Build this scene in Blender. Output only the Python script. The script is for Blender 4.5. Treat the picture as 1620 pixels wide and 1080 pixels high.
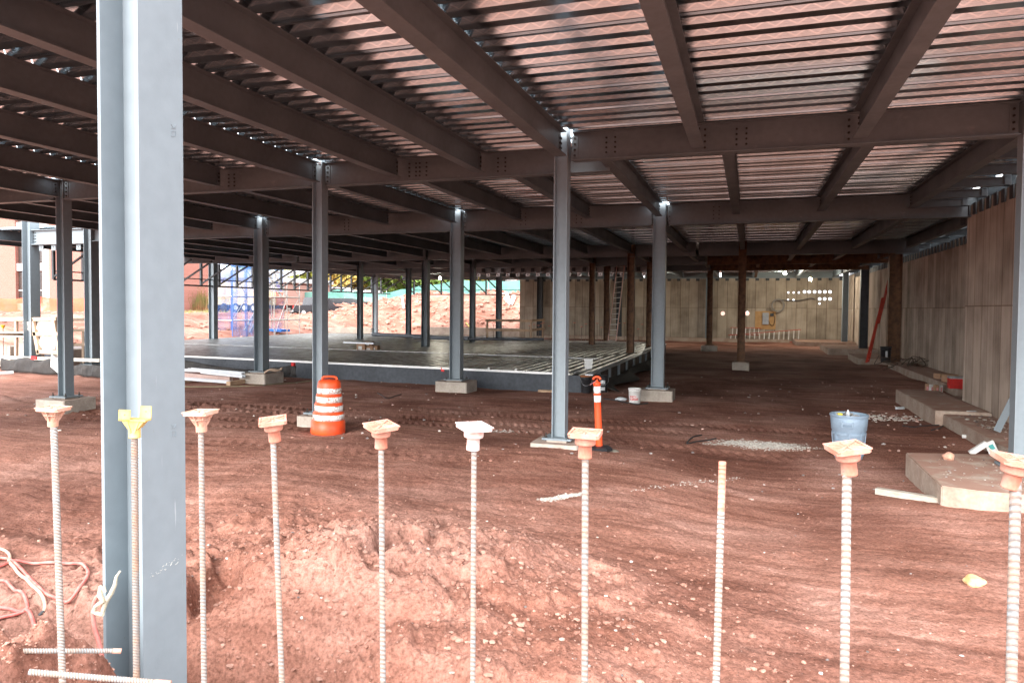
import bpy, bmesh, math, random
import numpy as np
from mathutils import Vector, Matrix, Euler
from mathutils.geometry import tessellate_polygon
R_ = math.radians
rnd = random.Random(7)
for _o in list(bpy.data.objects): bpy.data.objects.remove(_o)
scene = bpy.context.scene
COL = scene.collection

# ------------------------------------------------------------------ camera
CZ = 2.05
CF = 1140.64; CPX, CPY = 810.1, 524.14
CA = Vector((0.95003566, 0.31204863, 0.00760894))
CB = Vector((-0.01745795, 0.0287809, 0.99943328))
CC = Vector((-0.31165279, 0.94963009, -0.03279061))
cam_d = bpy.data.cameras.new("camera")
cam = bpy.data.objects.new("camera", cam_d); COL.objects.link(cam)
m = Matrix.Identity(4)
for i in range(3):
    m[i][0], m[i][1], m[i][2] = CA[i], CB[i], -CC[i]
m[2][3] = CZ
cam.matrix_world = m
cam_d.sensor_width = 36.0
cam_d.lens = 36.0 * CF / 1620.0
cam_d.shift_x = 0.0
cam_d.shift_y = (CPY - 540.0) / 1620.0
cam_d.clip_start = 0.05; cam_d.clip_end = 3000
scene.camera = cam

def at(px, py, X=None, Y=None, Z=None):
    """point where the sight line of a photo pixel meets a plane of the site"""
    d = CC + CA * ((px - CPX) / CF) - CB * ((py - CPY) / CF)
    t = (Z - CZ) / d.z if Z is not None else (Y / d.y if Y is not None else X / d.x)
    return Vector((d.x * t, d.y * t, CZ + d.z * t))

# ------------------------------------------------------------------ light
SUN_EL, SUN_AZ = 28.0, 188.0      # azimuth measured from +Y towards +X; the sun is behind the camera
world = bpy.data.worlds.new("World"); scene.world = world; world.use_nodes = True
wn = world.node_tree; wn.nodes.clear()
wo = wn.nodes.new("ShaderNodeOutputWorld"); bg = wn.nodes.new("ShaderNodeBackground")
sky = wn.nodes.new("ShaderNodeTexSky"); sky.sky_type = 'NISHITA'; sky.sun_disc = False
sky.sun_elevation = R_(SUN_EL); sky.sun_rotation = R_(SUN_AZ)
sky.dust_density = 4.0; sky.air_density = 1.0
hs = wn.nodes.new("ShaderNodeHueSaturation"); hs.inputs['Saturation'].default_value = 0.18
hs.inputs['Value'].default_value = 1.0
wmix = wn.nodes.new("ShaderNodeMix"); wmix.data_type = 'RGBA'; wmix.inputs[0].default_value = .80
wmix.inputs[7].default_value = (8.2, 8.5, 8.9, 1)          # even white cloud layer over the clear sky
wn.links.new(sky.outputs[0], hs.inputs['Color']); wn.links.new(hs.outputs[0], wmix.inputs[6]); wn.links.new(wmix.outputs[2], bg.inputs[0])
wn.links.new(bg.outputs[0], wo.inputs[0]); bg.inputs[1].default_value = 0.15
sl = bpy.data.lights.new("sun", 'SUN'); sl.energy = 1.1; sl.angle = R_(35); sl.color = (1.0, 0.975, 0.94)
so = bpy.data.objects.new("sun", sl); COL.objects.link(so)
_az = R_(SUN_AZ); _d = Vector((math.sin(_az) * math.cos(R_(SUN_EL)), math.cos(_az) * math.cos(R_(SUN_EL)), math.sin(R_(SUN_EL))))
so.rotation_euler = (-_d).to_track_quat('-Z', 'Y').to_euler(); so.location = (0, -10, 30)
vs = scene.view_settings; vs.view_transform = 'Standard'; vs.look = 'None'; vs.gamma = 1; vs.exposure = 2.32
scene.cycles.use_denoising = True
scene.cycles.max_bounces = 10; scene.cycles.diffuse_bounces = 7; scene.cycles.glossy_bounces = 4
scene.cycles.sample_clamp_indirect = 8.0
scene.cycles.caustics_reflective = False; scene.cycles.caustics_refractive = False

# ------------------------------------------------------------------ helpers
class MB:
    def __init__(s): s.v = []; s.f = []; s.mi = []; s.sm = []; s.cur = 0
    def add(s, vs_, fs, smooth=False):
        o = len(s.v); s.v += [tuple(v) for v in vs_]
        for f in fs: s.f.append([i + o for i in f]); s.mi.append(s.cur); s.sm.append(smooth)
        return s
    def box(s, x0, x1, y0, y1, z0, z1):
        if x0 > x1: x0, x1 = x1, x0
        if y0 > y1: y0, y1 = y1, y0
        if z0 > z1: z0, z1 = z1, z0
        return s.add([(x0,y0,z0),(x1,y0,z0),(x1,y1,z0),(x0,y1,z0),(x0,y0,z1),(x1,y0,z1),(x1,y1,z1),(x0,y1,z1)],
              [(0,3,2,1),(4,5,6,7),(0,1,5,4),(1,2,6,5),(2,3,7,6),(3,0,4,7)])
    def obox(s, c, ax, ay, az):
        """box from centre and three half axes"""
        c, ax, ay, az = map(Vector, (c, ax, ay, az)); vs_ = []
        for k in (-1, 1):
            for a, b in ((-1,-1),(1,-1),(1,1),(-1,1)): vs_.append(c + ax*a + ay*b + az*k)
        return s.add(vs_, [(0,3,2,1),(4,5,6,7),(0,1,5,4),(1,2,6,5),(2,3,7,6),(3,0,4,7)])
    def bar(s, p0, p1, w, h, up=(0,0,1)):
        p0, p1 = Vector(p0), Vector(p1); d = (p1 - p0); L = d.length; d.normalize()
        u = Vector(up)
        if abs(d.dot(u)) > .98: u = Vector((0,1,0))
        sx = d.cross(u).normalized(); sz = sx.cross(d).normalized()
        return s.obox((p0+p1)/2, sx*w/2, d*L/2, sz*h/2)
    def prism(s, poly, z0, z1):
        n = len(poly); vs_ = [(x,y,z0) for x,y in poly] + [(x,y,z1) for x,y in poly]
        return s.add(vs_, [list(range(n))[::-1], list(range(n, 2*n))] + [(i,(i+1)%n,n+(i+1)%n,n+i) for i in range(n)])
    def ring(s, p, ax, r, n, ph=0):
        ax = Vector(ax).normalized(); t = Vector((1,0,0)) if abs(ax.x) < .9 else Vector((0,1,0))
        a = ax.cross(t).normalized(); b = ax.cross(a)
        return [Vector(p) + (a*math.cos(ph+2*math.pi*i/n) + b*math.sin(ph+2*math.pi*i/n))*r for i in range(n)]
    def cyl(s, p0, p1, r0, r1=None, n=16, smooth=True, caps=True, ph=0):
        r1 = r0 if r1 is None else r1
        ax = Vector(p1) - Vector(p0)
        a = s.ring(p0, ax, r0, n, ph); b = s.ring(p1, ax, r1, n, ph)
        s.add(a + b, [(i,(i+1)%n,n+(i+1)%n,n+i) for i in range(n)], smooth)
        if caps: s.add(a, [list(range(n))[::-1]]); s.add(b, [list(range(n))])
        return s
    def tube(s, pts, r, n=8, smooth=True, caps=True):
        pts = [Vector(p) for p in pts]; rs = r if isinstance(r, (list, tuple)) else [r]*len(pts)
        vs_ = []; fs = []; prev = None
        for i, p in enumerate(pts):
            d = (pts[min(i+1, len(pts)-1)] - pts[max(i-1, 0)]).normalized()
            if prev is None:
                t = Vector((0,0,1)) if abs(d.z) < .9 else Vector((1,0,0)); a = d.cross(t).normalized()
            else: a = (prev - d*prev.dot(d)).normalized()
            prev = a; b = d.cross(a)
            vs_ += [p + (a*math.cos(2*math.pi*k/n) + b*math.sin(2*math.pi*k/n))*rs[i] for k in range(n)]
        for i in range(len(pts)-1):
            fs += [(i*n+k, i*n+(k+1)%n, (i+1)*n+(k+1)%n, (i+1)*n+k) for k in range(n)]
        s.add(vs_, fs, smooth)
        if caps: s.add(vs_[:n], [list(range(n))[::-1]]); s.add(vs_[-n:], [list(range(n))])
        return s
    def lathe(s, prof, n=24, c=(0,0,0), smooth=True):
        vs_ = []; fs = []
        for r, z in prof:
            vs_ += [(c[0]+r*math.cos(2*math.pi*k/n), c[1]+r*math.sin(2*math.pi*k/n), c[2]+z) for k in range(n)]
        for i in range(len(prof)-1):
            fs += [(i*n+k, i*n+(k+1)%n, (i+1)*n+(k+1)%n, (i+1)*n+k) for k in range(n)]
        return s.add(vs_, fs, smooth)
    def ibeam(s, p0, p1, d, bf, tf, tw, up=(0,0,1)):
        """I section from p0 to p1, the points on its centre line"""
        p0, p1 = Vector(p0), Vector(p1); ax = (p1-p0).normalized(); u = Vector(up)
        w = ax.cross(u).normalized(); u = w.cross(ax).normalized()
        h = d/2; b = bf/2; t = tw/2
        pr = [(-b,-h),(b,-h),(b,-h+tf),(t,-h+tf),(t,h-tf),(b,h-tf),(b,h),(-b,h),(-b,h-tf),(-t,h-tf),(-t,-h+tf),(-b,-h+tf)]
        a = [p0 + w*x + u*z for x,z in pr]; c = [p1 + w*x + u*z for x,z in pr]; n = 12
        s.add(a+c, [(i,(i+1)%n,n+(i+1)%n,n+i) for i in range(n)])
        for q, o in ((a, 0), (c, 1)):
            fs = [(0,1,2,11),(10,3,4,9),(8,5,6,7)]
            s.add(q, [f if o else f[::-1] for f in fs])
        return s
    def mesh(s, name, mats):
        me = bpy.data.meshes.new(name); me.from_pydata(s.v, [], s.f)
        for m_ in (mats if isinstance(mats, (list, tuple)) else [mats]): me.materials.append(m_)
        me.polygons.foreach_set('material_index', s.mi); me.polygons.foreach_set('use_smooth', s.sm)
        me.update(); return me
    def build(s, name, mats, parent=None, loc=None, rot=None):
        o = bpy.data.objects.new(name, s.mesh(name, mats)); COL.objects.link(o)
        if parent is not None: o.parent = parent
        if loc is not None: o.location = loc
        if rot is not None: o.rotation_euler = rot
        return o

LABELS = set()
def tag(o, label, cat, group=None, kind=None):
    if label: o['label'] = label
    if cat: o['category'] = cat
    if group: o['group'] = group
    o['kind'] = kind or 'thing'
    return o
def thing(name, label, cat, loc=(0,0,0), rz=0, group=None, rot=None):
    o = bpy.data.objects.new(name, None); COL.objects.link(o); o.location = loc
    o.rotation_euler = rot if rot else (0,0,rz); o.empty_display_size = .1
    return tag(o, label, cat, group)
def struct(o): o['kind'] = 'structure'; return o
def copy_tree(o, parent=None):
    c = o.copy(); COL.objects.link(c); c.parent = parent
    for ch in list(o.children): copy_tree(ch, c)
    return c
ORD = ['first','second','third','fourth','fifth','sixth','seventh','eighth','ninth','tenth','eleventh','twelfth','thirteenth','fourteenth','fifteenth','sixteenth','seventeenth','eighteenth']

# vectorised value noise
def vnoise(x, y, seed=0):
    xi = np.floor(x).astype(np.int64); yi = np.floor(y).astype(np.int64); xf = x-xi; yf = y-yi
    def hh(a, b):
        n = (a*374761393 + b*668265263 + seed*974711) & 0x7fffffff
        n = ((n ^ (n >> 13)) * 1274126177) & 0x7fffffff
        return ((n ^ (n >> 16)) & 0xffff)/65535.0
    u = xf*xf*(3-2*xf); v = yf*yf*(3-2*yf)
    return (hh(xi,yi)*(1-u)+hh(xi+1,yi)*u)*(1-v) + (hh(xi,yi+1)*(1-u)+hh(xi+1,yi+1)*u)*v - .5
def fbm(x, y, f, octv=4, seed=0, gain=.5):
    s = 0; a = 1
    for o in range(octv):
        c, d = math.cos(.6*o+.3), math.sin(.6*o+.3)
        s = s + a*vnoise((x*c-y*d)*f+17.3*o, (x*d+y*c)*f-9.1*o, seed+o); f *= 2.03; a *= gain
    return s

# ------------------------------------------------------------------ materials
MC = {}
def mat(name, col, rough=.7, metal=0.0, var=.12, vscale=3.0, col2=None, bump=0.0, bscale=60.0, spec=.4, detail=6, mixlo=.4, mixhi=.65, stretch=None, dist=.01):
    """solid procedural paint/stone: two colours mixed by noise, fine value noise, optional bump"""
    if name in MC: return MC[name]
    m_ = bpy.data.materials.new(name); m_.use_nodes = True; nt = m_.node_tree; N = nt.nodes; L = nt.links
    b = N['Principled BSDF']; b.inputs['Roughness'].default_value = rough; b.inputs['Metallic'].default_value = metal
    b.inputs['Specular IOR Level'].default_value = spec
    tc = N.new('ShaderNodeTexCoord'); src = tc.outputs['Object']
    if stretch:
        mp = N.new('ShaderNodeMapping'); mp.inputs['Scale'].default_value = stretch; L.new(src, mp.inputs[0]); src = mp.outputs[0]
    n1 = N.new('ShaderNodeTexNoise'); n1.inputs['Scale'].default_value = vscale; n1.inputs['Detail'].default_value = detail; L.new(src, n1.inputs['Vector'])
    cr = N.new('ShaderNodeValToRGB'); cr.color_ramp.elements[0].position = mixlo; cr.color_ramp.elements[1].position = mixhi
    c2 = col2 if col2 else tuple(c*(1-var*1.5) for c in col)
    cr.color_ramp.elements[0].color = (*col, 1); cr.color_ramp.elements[1].color = (*c2, 1)
    L.new(n1.outputs[0], cr.inputs[0])
    n2 = N.new('ShaderNodeTexNoise'); n2.inputs['Scale'].default_value = vscale*9; n2.inputs['Detail'].default_value = 4; L.new(src, n2.inputs['Vector'])
    mr = N.new('ShaderNodeMapRange'); mr.inputs[3].default_value = 1-var; mr.inputs[4].default_value = 1+var; mr.inputs[1].default_value = .3; mr.inputs[2].default_value = .7; L.new(n2.outputs[0], mr.inputs[0])
    mx = N.new('ShaderNodeMix'); mx.data_type = 'RGBA'; mx.blend_type = 'MULTIPLY'; mx.inputs[0].default_value = 1
    L.new(cr.outputs[0], mx.inputs[6]); L.new(mr.outputs[0], mx.inputs[7]); L.new(mx.outputs[2], b.inputs['Base Color'])
    mr2 = N.new('ShaderNodeMapRange'); mr2.inputs[3].default_value = max(.05, rough-.12); mr2.inputs[4].default_value = min(1, rough+.12); L.new(n1.outputs[0], mr2.inputs[0]); L.new(mr2.outputs[0], b.inputs['Roughness'])
    if bump:
        n3 = N.new('ShaderNodeTexNoise'); n3.inputs['Scale'].default_value = bscale; n3.inputs['Detail'].default_value = 5; L.new(src, n3.inputs['Vector'])
        bp = N.new('ShaderNodeBump'); bp.inputs['Strength'].default_value = bump; bp.inputs['Distance'].default_value = dist; L.new(n3.outputs[0], bp.inputs['Height']); L.new(bp.outputs[0], b.inputs['Normal'])
    MC[name] = m_; return m_
def mathn(nt, op, a, b=None, c=None):
    n = nt.nodes.new('ShaderNodeMath'); n.operation = op
    for i, v in enumerate((a, b, c)):
        if v is None: continue
        if isinstance(v, (int, float)): n.inputs[i].default_value = v
        else: nt.links.new(v, n.inputs[i])
    return n.outputs[0]
def emit(name, col, st):
    m_ = bpy.data.materials.new(name); m_.use_nodes = True; N = m_.node_tree.nodes; N.clear()
    e = N.new('ShaderNodeEmission'); e.inputs[0].default_value = (*col, 1); e.inputs[1].default_value = st
    o = N.new('ShaderNodeOutputMaterial'); m_.node_tree.links.new(e.outputs[0], o.inputs[0]); return m_

STEEL = mat('primer grey steel', (.205,.243,.266), .5, 0, .05, 1.3, col2=(.195,.23,.252), bump=.06, bscale=90)
def steel_shade_mat():
    m_ = mat('shaded primer steel', (.142,.168,.185), .5, 0, .08, 1.3, col2=(.118,.14,.156), bump=.08, bscale=70)
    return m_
STEEL_SHADE = steel_shade_mat()  # same primer as the columns, with the shade under the floor darkened into its colour
def wear(m_, spot=(.20,.10,.055), pale=(.42,.43,.43), s_amt=.7, p_amt=.5):
    """rust freckles and pale handling scratches over a paint"""
    nt = m_.node_tree; N = nt.nodes; L = nt.links; b = N['Principled BSDF']; src = b.inputs['Base Color'].links[0].from_socket
    tc = N.new('ShaderNodeTexCoord')
    n = N.new('ShaderNodeTexNoise'); n.inputs['Scale'].default_value = 11; n.inputs['Detail'].default_value = 5; n.inputs['Roughness'].default_value = .7; L.new(tc.outputs['Object'], n.inputs['Vector'])
    r = N.new('ShaderNodeMapRange'); r.inputs[1].default_value = .69; r.inputs[2].default_value = .74; r.inputs[4].default_value = s_amt; L.new(n.outputs[0], r.inputs[0])
    m1 = N.new('ShaderNodeMix'); m1.data_type = 'RGBA'; L.new(r.outputs[0], m1.inputs[0]); L.new(src, m1.inputs[6]); m1.inputs[7].default_value = (*spot, 1)
    mp = N.new('ShaderNodeMapping'); mp.inputs['Rotation'].default_value = (.5,.3,.9); mp.inputs['Scale'].default_value = (2,30,3); L.new(tc.outputs['Object'], mp.inputs[0])
    n2 = N.new('ShaderNodeTexNoise'); n2.inputs['Scale'].default_value = 1.6; n2.inputs['Detail'].default_value = 4; L.new(mp.outputs[0], n2.inputs['Vector'])
    r2 = N.new('ShaderNodeMapRange'); r2.inputs[1].default_value = .70; r2.inputs[2].default_value = .76; r2.inputs[4].default_value = p_amt; L.new(n2.outputs[0], r2.inputs[0])
    m2 = N.new('ShaderNodeMix'); m2.data_type = 'RGBA'; L.new(r2.outputs[0], m2.inputs[0]); L.new(m1.outputs[2], m2.inputs[6]); m2.inputs[7].default_value = (*pale, 1)
    L.new(m2.outputs[2], b.inputs['Base Color'])
wear(STEEL, (.17,.15,.12), (.50,.52,.53), .35, .35); wear(STEEL_SHADE, (.17,.10,.065), (.27,.28,.28), .5, .35)
def dust_top(m_, col=(.30,.15,.105), amt=.8):
    """soil lying on the upward faces only"""
    nt = m_.node_tree; N = nt.nodes; L = nt.links; b = N['Principled BSDF']; src = b.inputs['Base Color'].links[0].from_socket
    g = N.new('ShaderNodeNewGeometry'); sp = N.new('ShaderNodeSeparateXYZ'); L.new(g.outputs['Normal'], sp.inputs[0])
    tc = N.new('ShaderNodeTexCoord'); n = N.new('ShaderNodeTexNoise'); n.inputs['Scale'].default_value = 3.5; n.inputs['Detail'].default_value = 8; L.new(tc.outputs['Object'], n.inputs['Vector'])
    r = N.new('ShaderNodeMapRange'); r.inputs[1].default_value = .30; r.inputs[2].default_value = .50; r.inputs[4].default_value = amt; L.new(n.outputs[0], r.inputs[0])
    k = N.new('ShaderNodeMath'); k.operation = 'GREATER_THAN'; L.new(sp.outputs[2], k.inputs[0]); k.inputs[1].default_value = .6
    f = N.new('ShaderNodeMath'); f.operation = 'MULTIPLY'; L.new(k.outputs[0], f.inputs[0]); L.new(r.outputs[0], f.inputs[1])
    m1 = N.new('ShaderNodeMix'); m1.data_type = 'RGBA'; L.new(f.outputs[0], m1.inputs[0]); L.new(src, m1.inputs[6]); m1.inputs[7].default_value = (*col, 1); L.new(m1.outputs[2], b.inputs['Base Color'])
RUST = mat('rusty brown steel', (.20,.10,.05), .75, 0, .25, 5, col2=(.10,.055,.035), bump=.2)
DARKST = mat('dark steel', (.055,.06,.065), .6, 0, .15, 3)
BOLT = mat('bolt steel', (.05,.045,.04), .5, .5, .2, 20)
CONC = mat('cast concrete', (.44,.385,.325), .9, 0, .12, 2.2, col2=(.33,.28,.235), bump=.25, bscale=45)
CONCD = mat('dusty concrete', (.42,.335,.27), .95, 0, .14, 2.6, col2=(.33,.235,.18), bump=.35, bscale=40)
dust_top(CONCD); dust_top(CONC, (.33,.18,.13), .45)
GALV = mat('galvanised steel', (.62,.64,.66), .38, .7, .08, 6)
WOOD = mat('site lumber', (.50,.34,.22), .8, 0, .15, 6, col2=(.38,.25,.16), stretch=(1,1,1))
WHITE = mat('white plastic', (.75,.74,.71), .5, 0, .05, 4)
BLACKP = mat('black plastic', (.025,.025,.028), .45, 0, .1, 8)
ORANGE = mat('orange plastic', (.80,.085,.018), .42, 0, .06, 5, col2=(.68,.07,.02))
# ------------------------------------------------------------------ ground
def sst(a, b, x):
    t = np.clip((x-a)/(b-a), 0, 1); return t*t*(3-2*t)
def ga(x, y, cx, cy, sx, sy=None): return np.exp(-((x-cx)/sx)**2 - ((y-cy)/(sy or sx))**2)
def hbase(x, y):
    h = -.25 + 0*x
    h = h + .20*sst(13, 8, y)*sst(.5, -1.5, x) + .10*sst(8.5, 6, y)*sst(-1.5, .5, x)
    h = h + .11*ga(x, y, -2.7, 10.2, 1.1, .8) + .04*ga(x, y, -6, 11.3, 2, 1)
    h = h + .07*sst(8, 4, y)
    h = h + .12*ga(x, y, 2.9, 8.7, 1.7, 1.3)
    # mound and its ragged spill to the trench
    h = h + .30*ga(x, y, -2.75, 4.75, 1.0, .75) + .12*ga(x, y, -1.7, 5.2, .8, .9) + .10*ga(x, y, -4.6, 6.4, 1.6, .6)
    # hollows either side of the near column
    h = h - 1.0*ga(x, y, -3.05, 3.35, .55, .42) - .12*ga(x, y, -3.75, 4.8, .45, .8)
    h = h - .25*ga(x, y, -2.35, 3.55, .35, .5)
    # trench with the foundation wall, bank the photographer stands on
    tr = sst(3.75, 3.05, y + .25*fbm(x, y, .9, 3, 5))*sst(1.25, 1.7, y - .12*fbm(x, y, 1.5, 2, 9))
    h = h*(1-tr) + tr*(-.95)
    bk = sst(1.75, 1.35, y - .15*fbm(x, y, 1.3, 2, 3))
    h = h*(1-bk) + bk*.46
    berm = .80 + .10*fbm(x, y, 2.2, 3, 71) - 2.6*np.maximum(0, x+2.45+.2*fbm(x, y, 1.7, 3, 72)) - 2.0*np.maximum(0, y-2.03+.25*fbm(x, y, 2.0, 3, 73)) - 1.2*np.maximum(0, 1.55-y)
    h = np.where((y > .8) & (y < 3.2) & (x < -1.4), np.maximum(h, berm), h)
    h = h + .55*ga(x, y, -4.2, 2.9, .9, .5)
    # plateau and banks beyond the building
    lf = sst(-28.5, -38, x + 1.5*fbm(x, y, .12, 2, 31))*sst(14, 24, y)
    h = h*(1-lf) + lf*(1.35 + .25*fbm(x, y, .3, 3, 4))
    bb = sst(57.0, 66.5, y + 2.4*fbm(x, y, .1, 3, 21))*sst(-13.5, -17, x)
    h = h*(1-bb) + bb*(2.0 + 1.35*sst(-39,-30,x) + .25*fbm(x, y, .2, 3, 14))
    return h
def htop(x, y):
    r = np.sqrt(x*x+y*y)
    h = hbase(x, y)
    near = sst(14, 6, r); mid = sst(40, 15, r)
    out = 1-sst(-27,-29,x)*0
    h = h + .10*fbm(x, y, .35, 3, 1)*sst(0, 6, r)
    h = h + .035*fbm(x, y, 2.2, 5, 2)*(.35+.65*sst(9.5, 5.5, y)) 
    # clods
    cl = fbm(x, y, 6.0, 4, 40, .55)
    rough_zone = ga(x, y, -2.6, 4.6, 1.7, 1.2) + sst(3.9, 3.2, y) + ga(x, y, -4, 3.4, 1.5, 1.5) + .22
    rough_zone = np.clip(rough_zone, 0, 1)
    h = h + rough_zone*(.045*np.abs(cl) + .07*np.maximum(fbm(x, y, 2.0, 5, 77), 0) + .030*np.maximum(fbm(x, y, 16, 3, 12)-.12, 0)*2)
    # erosion ledges on the mound
    mz = np.clip(ga(x, y, -2.9, 4.6, 1.9, 1.1) + sst(3.9, 3.4, y)*.6, 0, 1)*sst(3.0, 3.4, y)
    tn = fbm(x, y, 1.5, 5, 91, .55); q = tn*9; fr = q-np.floor(q)
    h = h + mz*(.055*((np.floor(q)+sst(.25, .55, fr))/9*6 - tn*3) + .18*np.abs(fbm(x, y, 1.0, 5, 92)) - .17*sst(.08, .30, fbm(x, y, 1.9, 4, 93)) + .045*np.maximum(fbm(x, y, 5, 4, 94)-.02, 0)*2)
    led = fbm(x, y, 1.1, 4, 60)
    h = h + rough_zone*sst(6.8, 5.2, y)*sst(1.0, -1.2, x)*.030*np.tanh(3*np.sin(led*11))
    h = h + .012*fbm(x, y, 14, 3, 13)*sst(16, 8, r)
    # tyre lugs pressed along the rows
    for yc, w, per, x0, x1, amp in ((13.6,.26,.17,-30,-8.2,.055),(12.9,.22,.17,-30,-7.8,.05),(11.55,.24,.16,-30,-7.4,.05),(10.6,.2,.18,-16,-6.6,.035),
                                   (14.3,.2,.15,-7,3,.03),(12.6,.25,.15,-7.2,-2.5,.04),(13.4,.22,.15,-7,-1,.03),(12.0,.3,.2,-2.2,1,.025),(8.9,.3,.2,-9,-3.3,.015)):
        yy = y - yc - .35*fbm(x, y*0, .12, 2, 6) - .02*(x+10)
        band = np.exp(-(yy/w)**4)*sst(x0-.5, x0+.5, x)*sst(x1+.6, x1-.6, x)
        lug = np.sin(2*np.pi*(x + .5*np.abs(yy))/per)
        h = h + band*(-.02 + amp*.5*np.tanh(2*lug) + .6*amp*fbm(x, y, 9, 2, 30))
    far = sst(25, 50, r)
    h = h + far*.22*np.abs(fbm(x, y, .55, 5, 50))*sst(-25,-30,x+30*sst(54,57,y)-30*(1-sst(54,57,y))*0) 
    bank = sst(55.5, 58, y)*sst(-13,-15,x)*sst(76,70,y)
    h = h + bank*(.45*fbm(x, y, .45, 6, 52, .6) + .22*np.tanh(4*fbm(x*.35, y, 1.6, 3, 53)) + .12*np.abs(fbm(x, y, 3, 3, 54)))
    h = np.where((y > 54.4) & (x > -13), np.minimum(h, -.2), h)
    return h
def ground_z(x, y): return float(htop(np.array([float(x)]), np.array([float(y)]))[0])
def gsm(px, py):
    """same, on the smoothed ground"""
    z = -.1; f = lambda p: float(hbase(np.array([float(p.x)]), np.array([float(p.y)]))[0])
    for _ in range(14):
        p = at(px, py, Z=z); z = .5*z + .5*f(p)
    return at(px, py, Z=z)
def gp(px, py):
    """where a photo pixel's sight line meets the ground"""
    z = -.1
    for _ in range(12):
        p = at(px, py, Z=z); z = .5*z + .5*ground_z(p.x, p.y)
    p = at(px, py, Z=z); p.z = ground_z(p.x, p.y); return p

def build_ground():
    th = np.concatenate([np.arange(-180, -60, 3.0), np.arange(-60, 24, .15), np.arange(24, 180, 3.0)])*math.pi/180
    rr = [0.0, .3, .6, .9, 1.2]
    r = 1.4
    while r < 900:
        rr.append(r)
        r += .02 if r < 3 else (r*.0042 if r < 15 else (r*.008 if r < 85 else r*.08))
    rr = np.array(rr)
    Rg, Tg = np.meshgrid(rr, th, indexing='ij')
    X = Rg*np.sin(Tg); Y = Rg*np.cos(Tg); Z = htop(X, Y)
    n, k = X.shape
    co = np.stack([X, Y, Z], -1).reshape(-1, 3).astype(np.float32)
    i = np.arange(n-1)[:, None]*k; j = np.arange(k)[None, :]; j2 = (j+1) % k
    q = np.stack([i+j, i+j2, i+k+j2, i+k+j], -1).reshape(-1, 4)[:, ::-1]
    me = bpy.data.meshes.new('ground'); me.vertices.add(len(co)); me.vertices.foreach_set('co', co.ravel())
    me.loops.add(q.size); me.loops.foreach_set('vertex_index', q.ravel().astype(np.int32))
    me.polygons.add(len(q)); me.polygons.foreach_set('loop_start', np.arange(0, q.size, 4, dtype=np.int32))
    me.polygons.foreach_set('use_smooth', np.ones(len(q), bool))
    me.update(calc_edges=True); me.validate()
    o = bpy.data.objects.new('ground', me); COL.objects.link(o); struct(o)
    m_ = bpy.data.materials.new('red clay soil'); m_.use_nodes = True; nt = m_.node_tree; N = nt.nodes; L = nt.links
    b = N['Principled BSDF']; b.inputs['Roughness'].default_value = .95; b.inputs['Specular IOR Level'].default_value = .15
    tc = N.new('ShaderNodeTexCoord'); P = tc.outputs['Object']
    def noise(sc, det=6, rg=.6):
        n_ = N.new('ShaderNodeTexNoise'); n_.inputs['Scale'].default_value = sc; n_.inputs['Detail'].default_value = det; n_.inputs['Roughness'].default_value = rg
        L.new(P, n_.inputs['Vector']); return n_.outputs[0]
    def ramp(src, e):
        r_ = N.new('ShaderNodeValToRGB'); el = r_.color_ramp.elements
        el[0].position, el[0].color = e[0][0], (*e[0][1], 1); el[1].position, el[1].color = e[-1][0], (*e[-1][1], 1)
        for p_, c_ in e[1:-1]: x_ = el.new(p_); x_.color = (*c_, 1)
        L.new(src, r_.inputs[0]); return r_.outputs[0]
    def mix(f, a, c, mode='MIX'):
        x_ = N.new('ShaderNodeMix'); x_.data_type = 'RGBA'; x_.blend_type = mode
        if isinstance(f, (int, float)): x_.inputs[0].default_value = f
        else: L.new(f, x_.inputs[0])
        for i_, v in ((6, a), (7, c)):
            if isinstance(v, tuple): x_.inputs[i_].default_value = (*v, 1)
            else: L.new(v, x_.inputs[i_])
        return x_.outputs[2]
    base = ramp(noise(.5, 8), [(.36, (.235,.098,.066)), (.5, (.315,.146,.105)), (.62, (.385,.20,.152))])
    fine = ramp(noise(34, 6, .75), [(.34, (.50,.48,.46)), (.5, (1,1,1)), (.68, (1.4,1.42,1.45))])
    c1 = mix(1.0, base, fine, 'MULTIPLY')
    mps = N.new('ShaderNodeMapping'); mps.inputs['Scale'].default_value = (.55, 4.2, 1); mps.inputs['Rotation'].default_value = (0,0,R_(7)); L.new(P, mps.inputs[0])
    nst = N.new('ShaderNodeTexNoise'); nst.inputs['Scale'].default_value = 1.3; nst.inputs['Detail'].default_value = 9; nst.inputs['Roughness'].default_value = .65; nst.inputs['Distortion'].default_value = .4; L.new(mps.outputs[0], nst.inputs['Vector'])
    c1 = mix(1.0, c1, ramp(nst.outputs[0], [(.34, (.66,.62,.60)), (.5, (1,1,1)), (.66, (1.26,1.34,1.38))]), 'MULTIPLY')
    # moist dark patches
    wet = ramp(noise(.33, 5), [(.47, (0,0,0)), (.58, (1,1,1))])
    wf = mathn(nt, 'MULTIPLY', wet, .55)
    c2 = mix(wf, c1, mix(1.0, c1, (.50,.42,.40), 'MULTIPLY'))
    # pale grit
    gr = ramp(noise(120, 2, .5), [(.70, (0,0,0)), (.74, (1,1,1))])
    c3 = mix(mathn(nt, 'MULTIPLY', gr, .55), c2, (.52,.42,.36))
    L.new(c3, b.inputs['Base Color'])
    hsum = mathn(nt, 'ADD', mathn(nt, 'MULTIPLY', noise(22, 8, .7), 1.0), mathn(nt, 'MULTIPLY', noise(90, 5, .7), .35))
    bp = N.new('ShaderNodeBump'); bp.inputs['Strength'].default_value = .9; bp.inputs['Distance'].default_value = .025
    L.new(hsum, bp.inputs['Height']); L.new(bp.outputs[0], b.inputs['Normal'])
    me.materials.append(m_); MC['soil'] = m_
build_ground()
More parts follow.
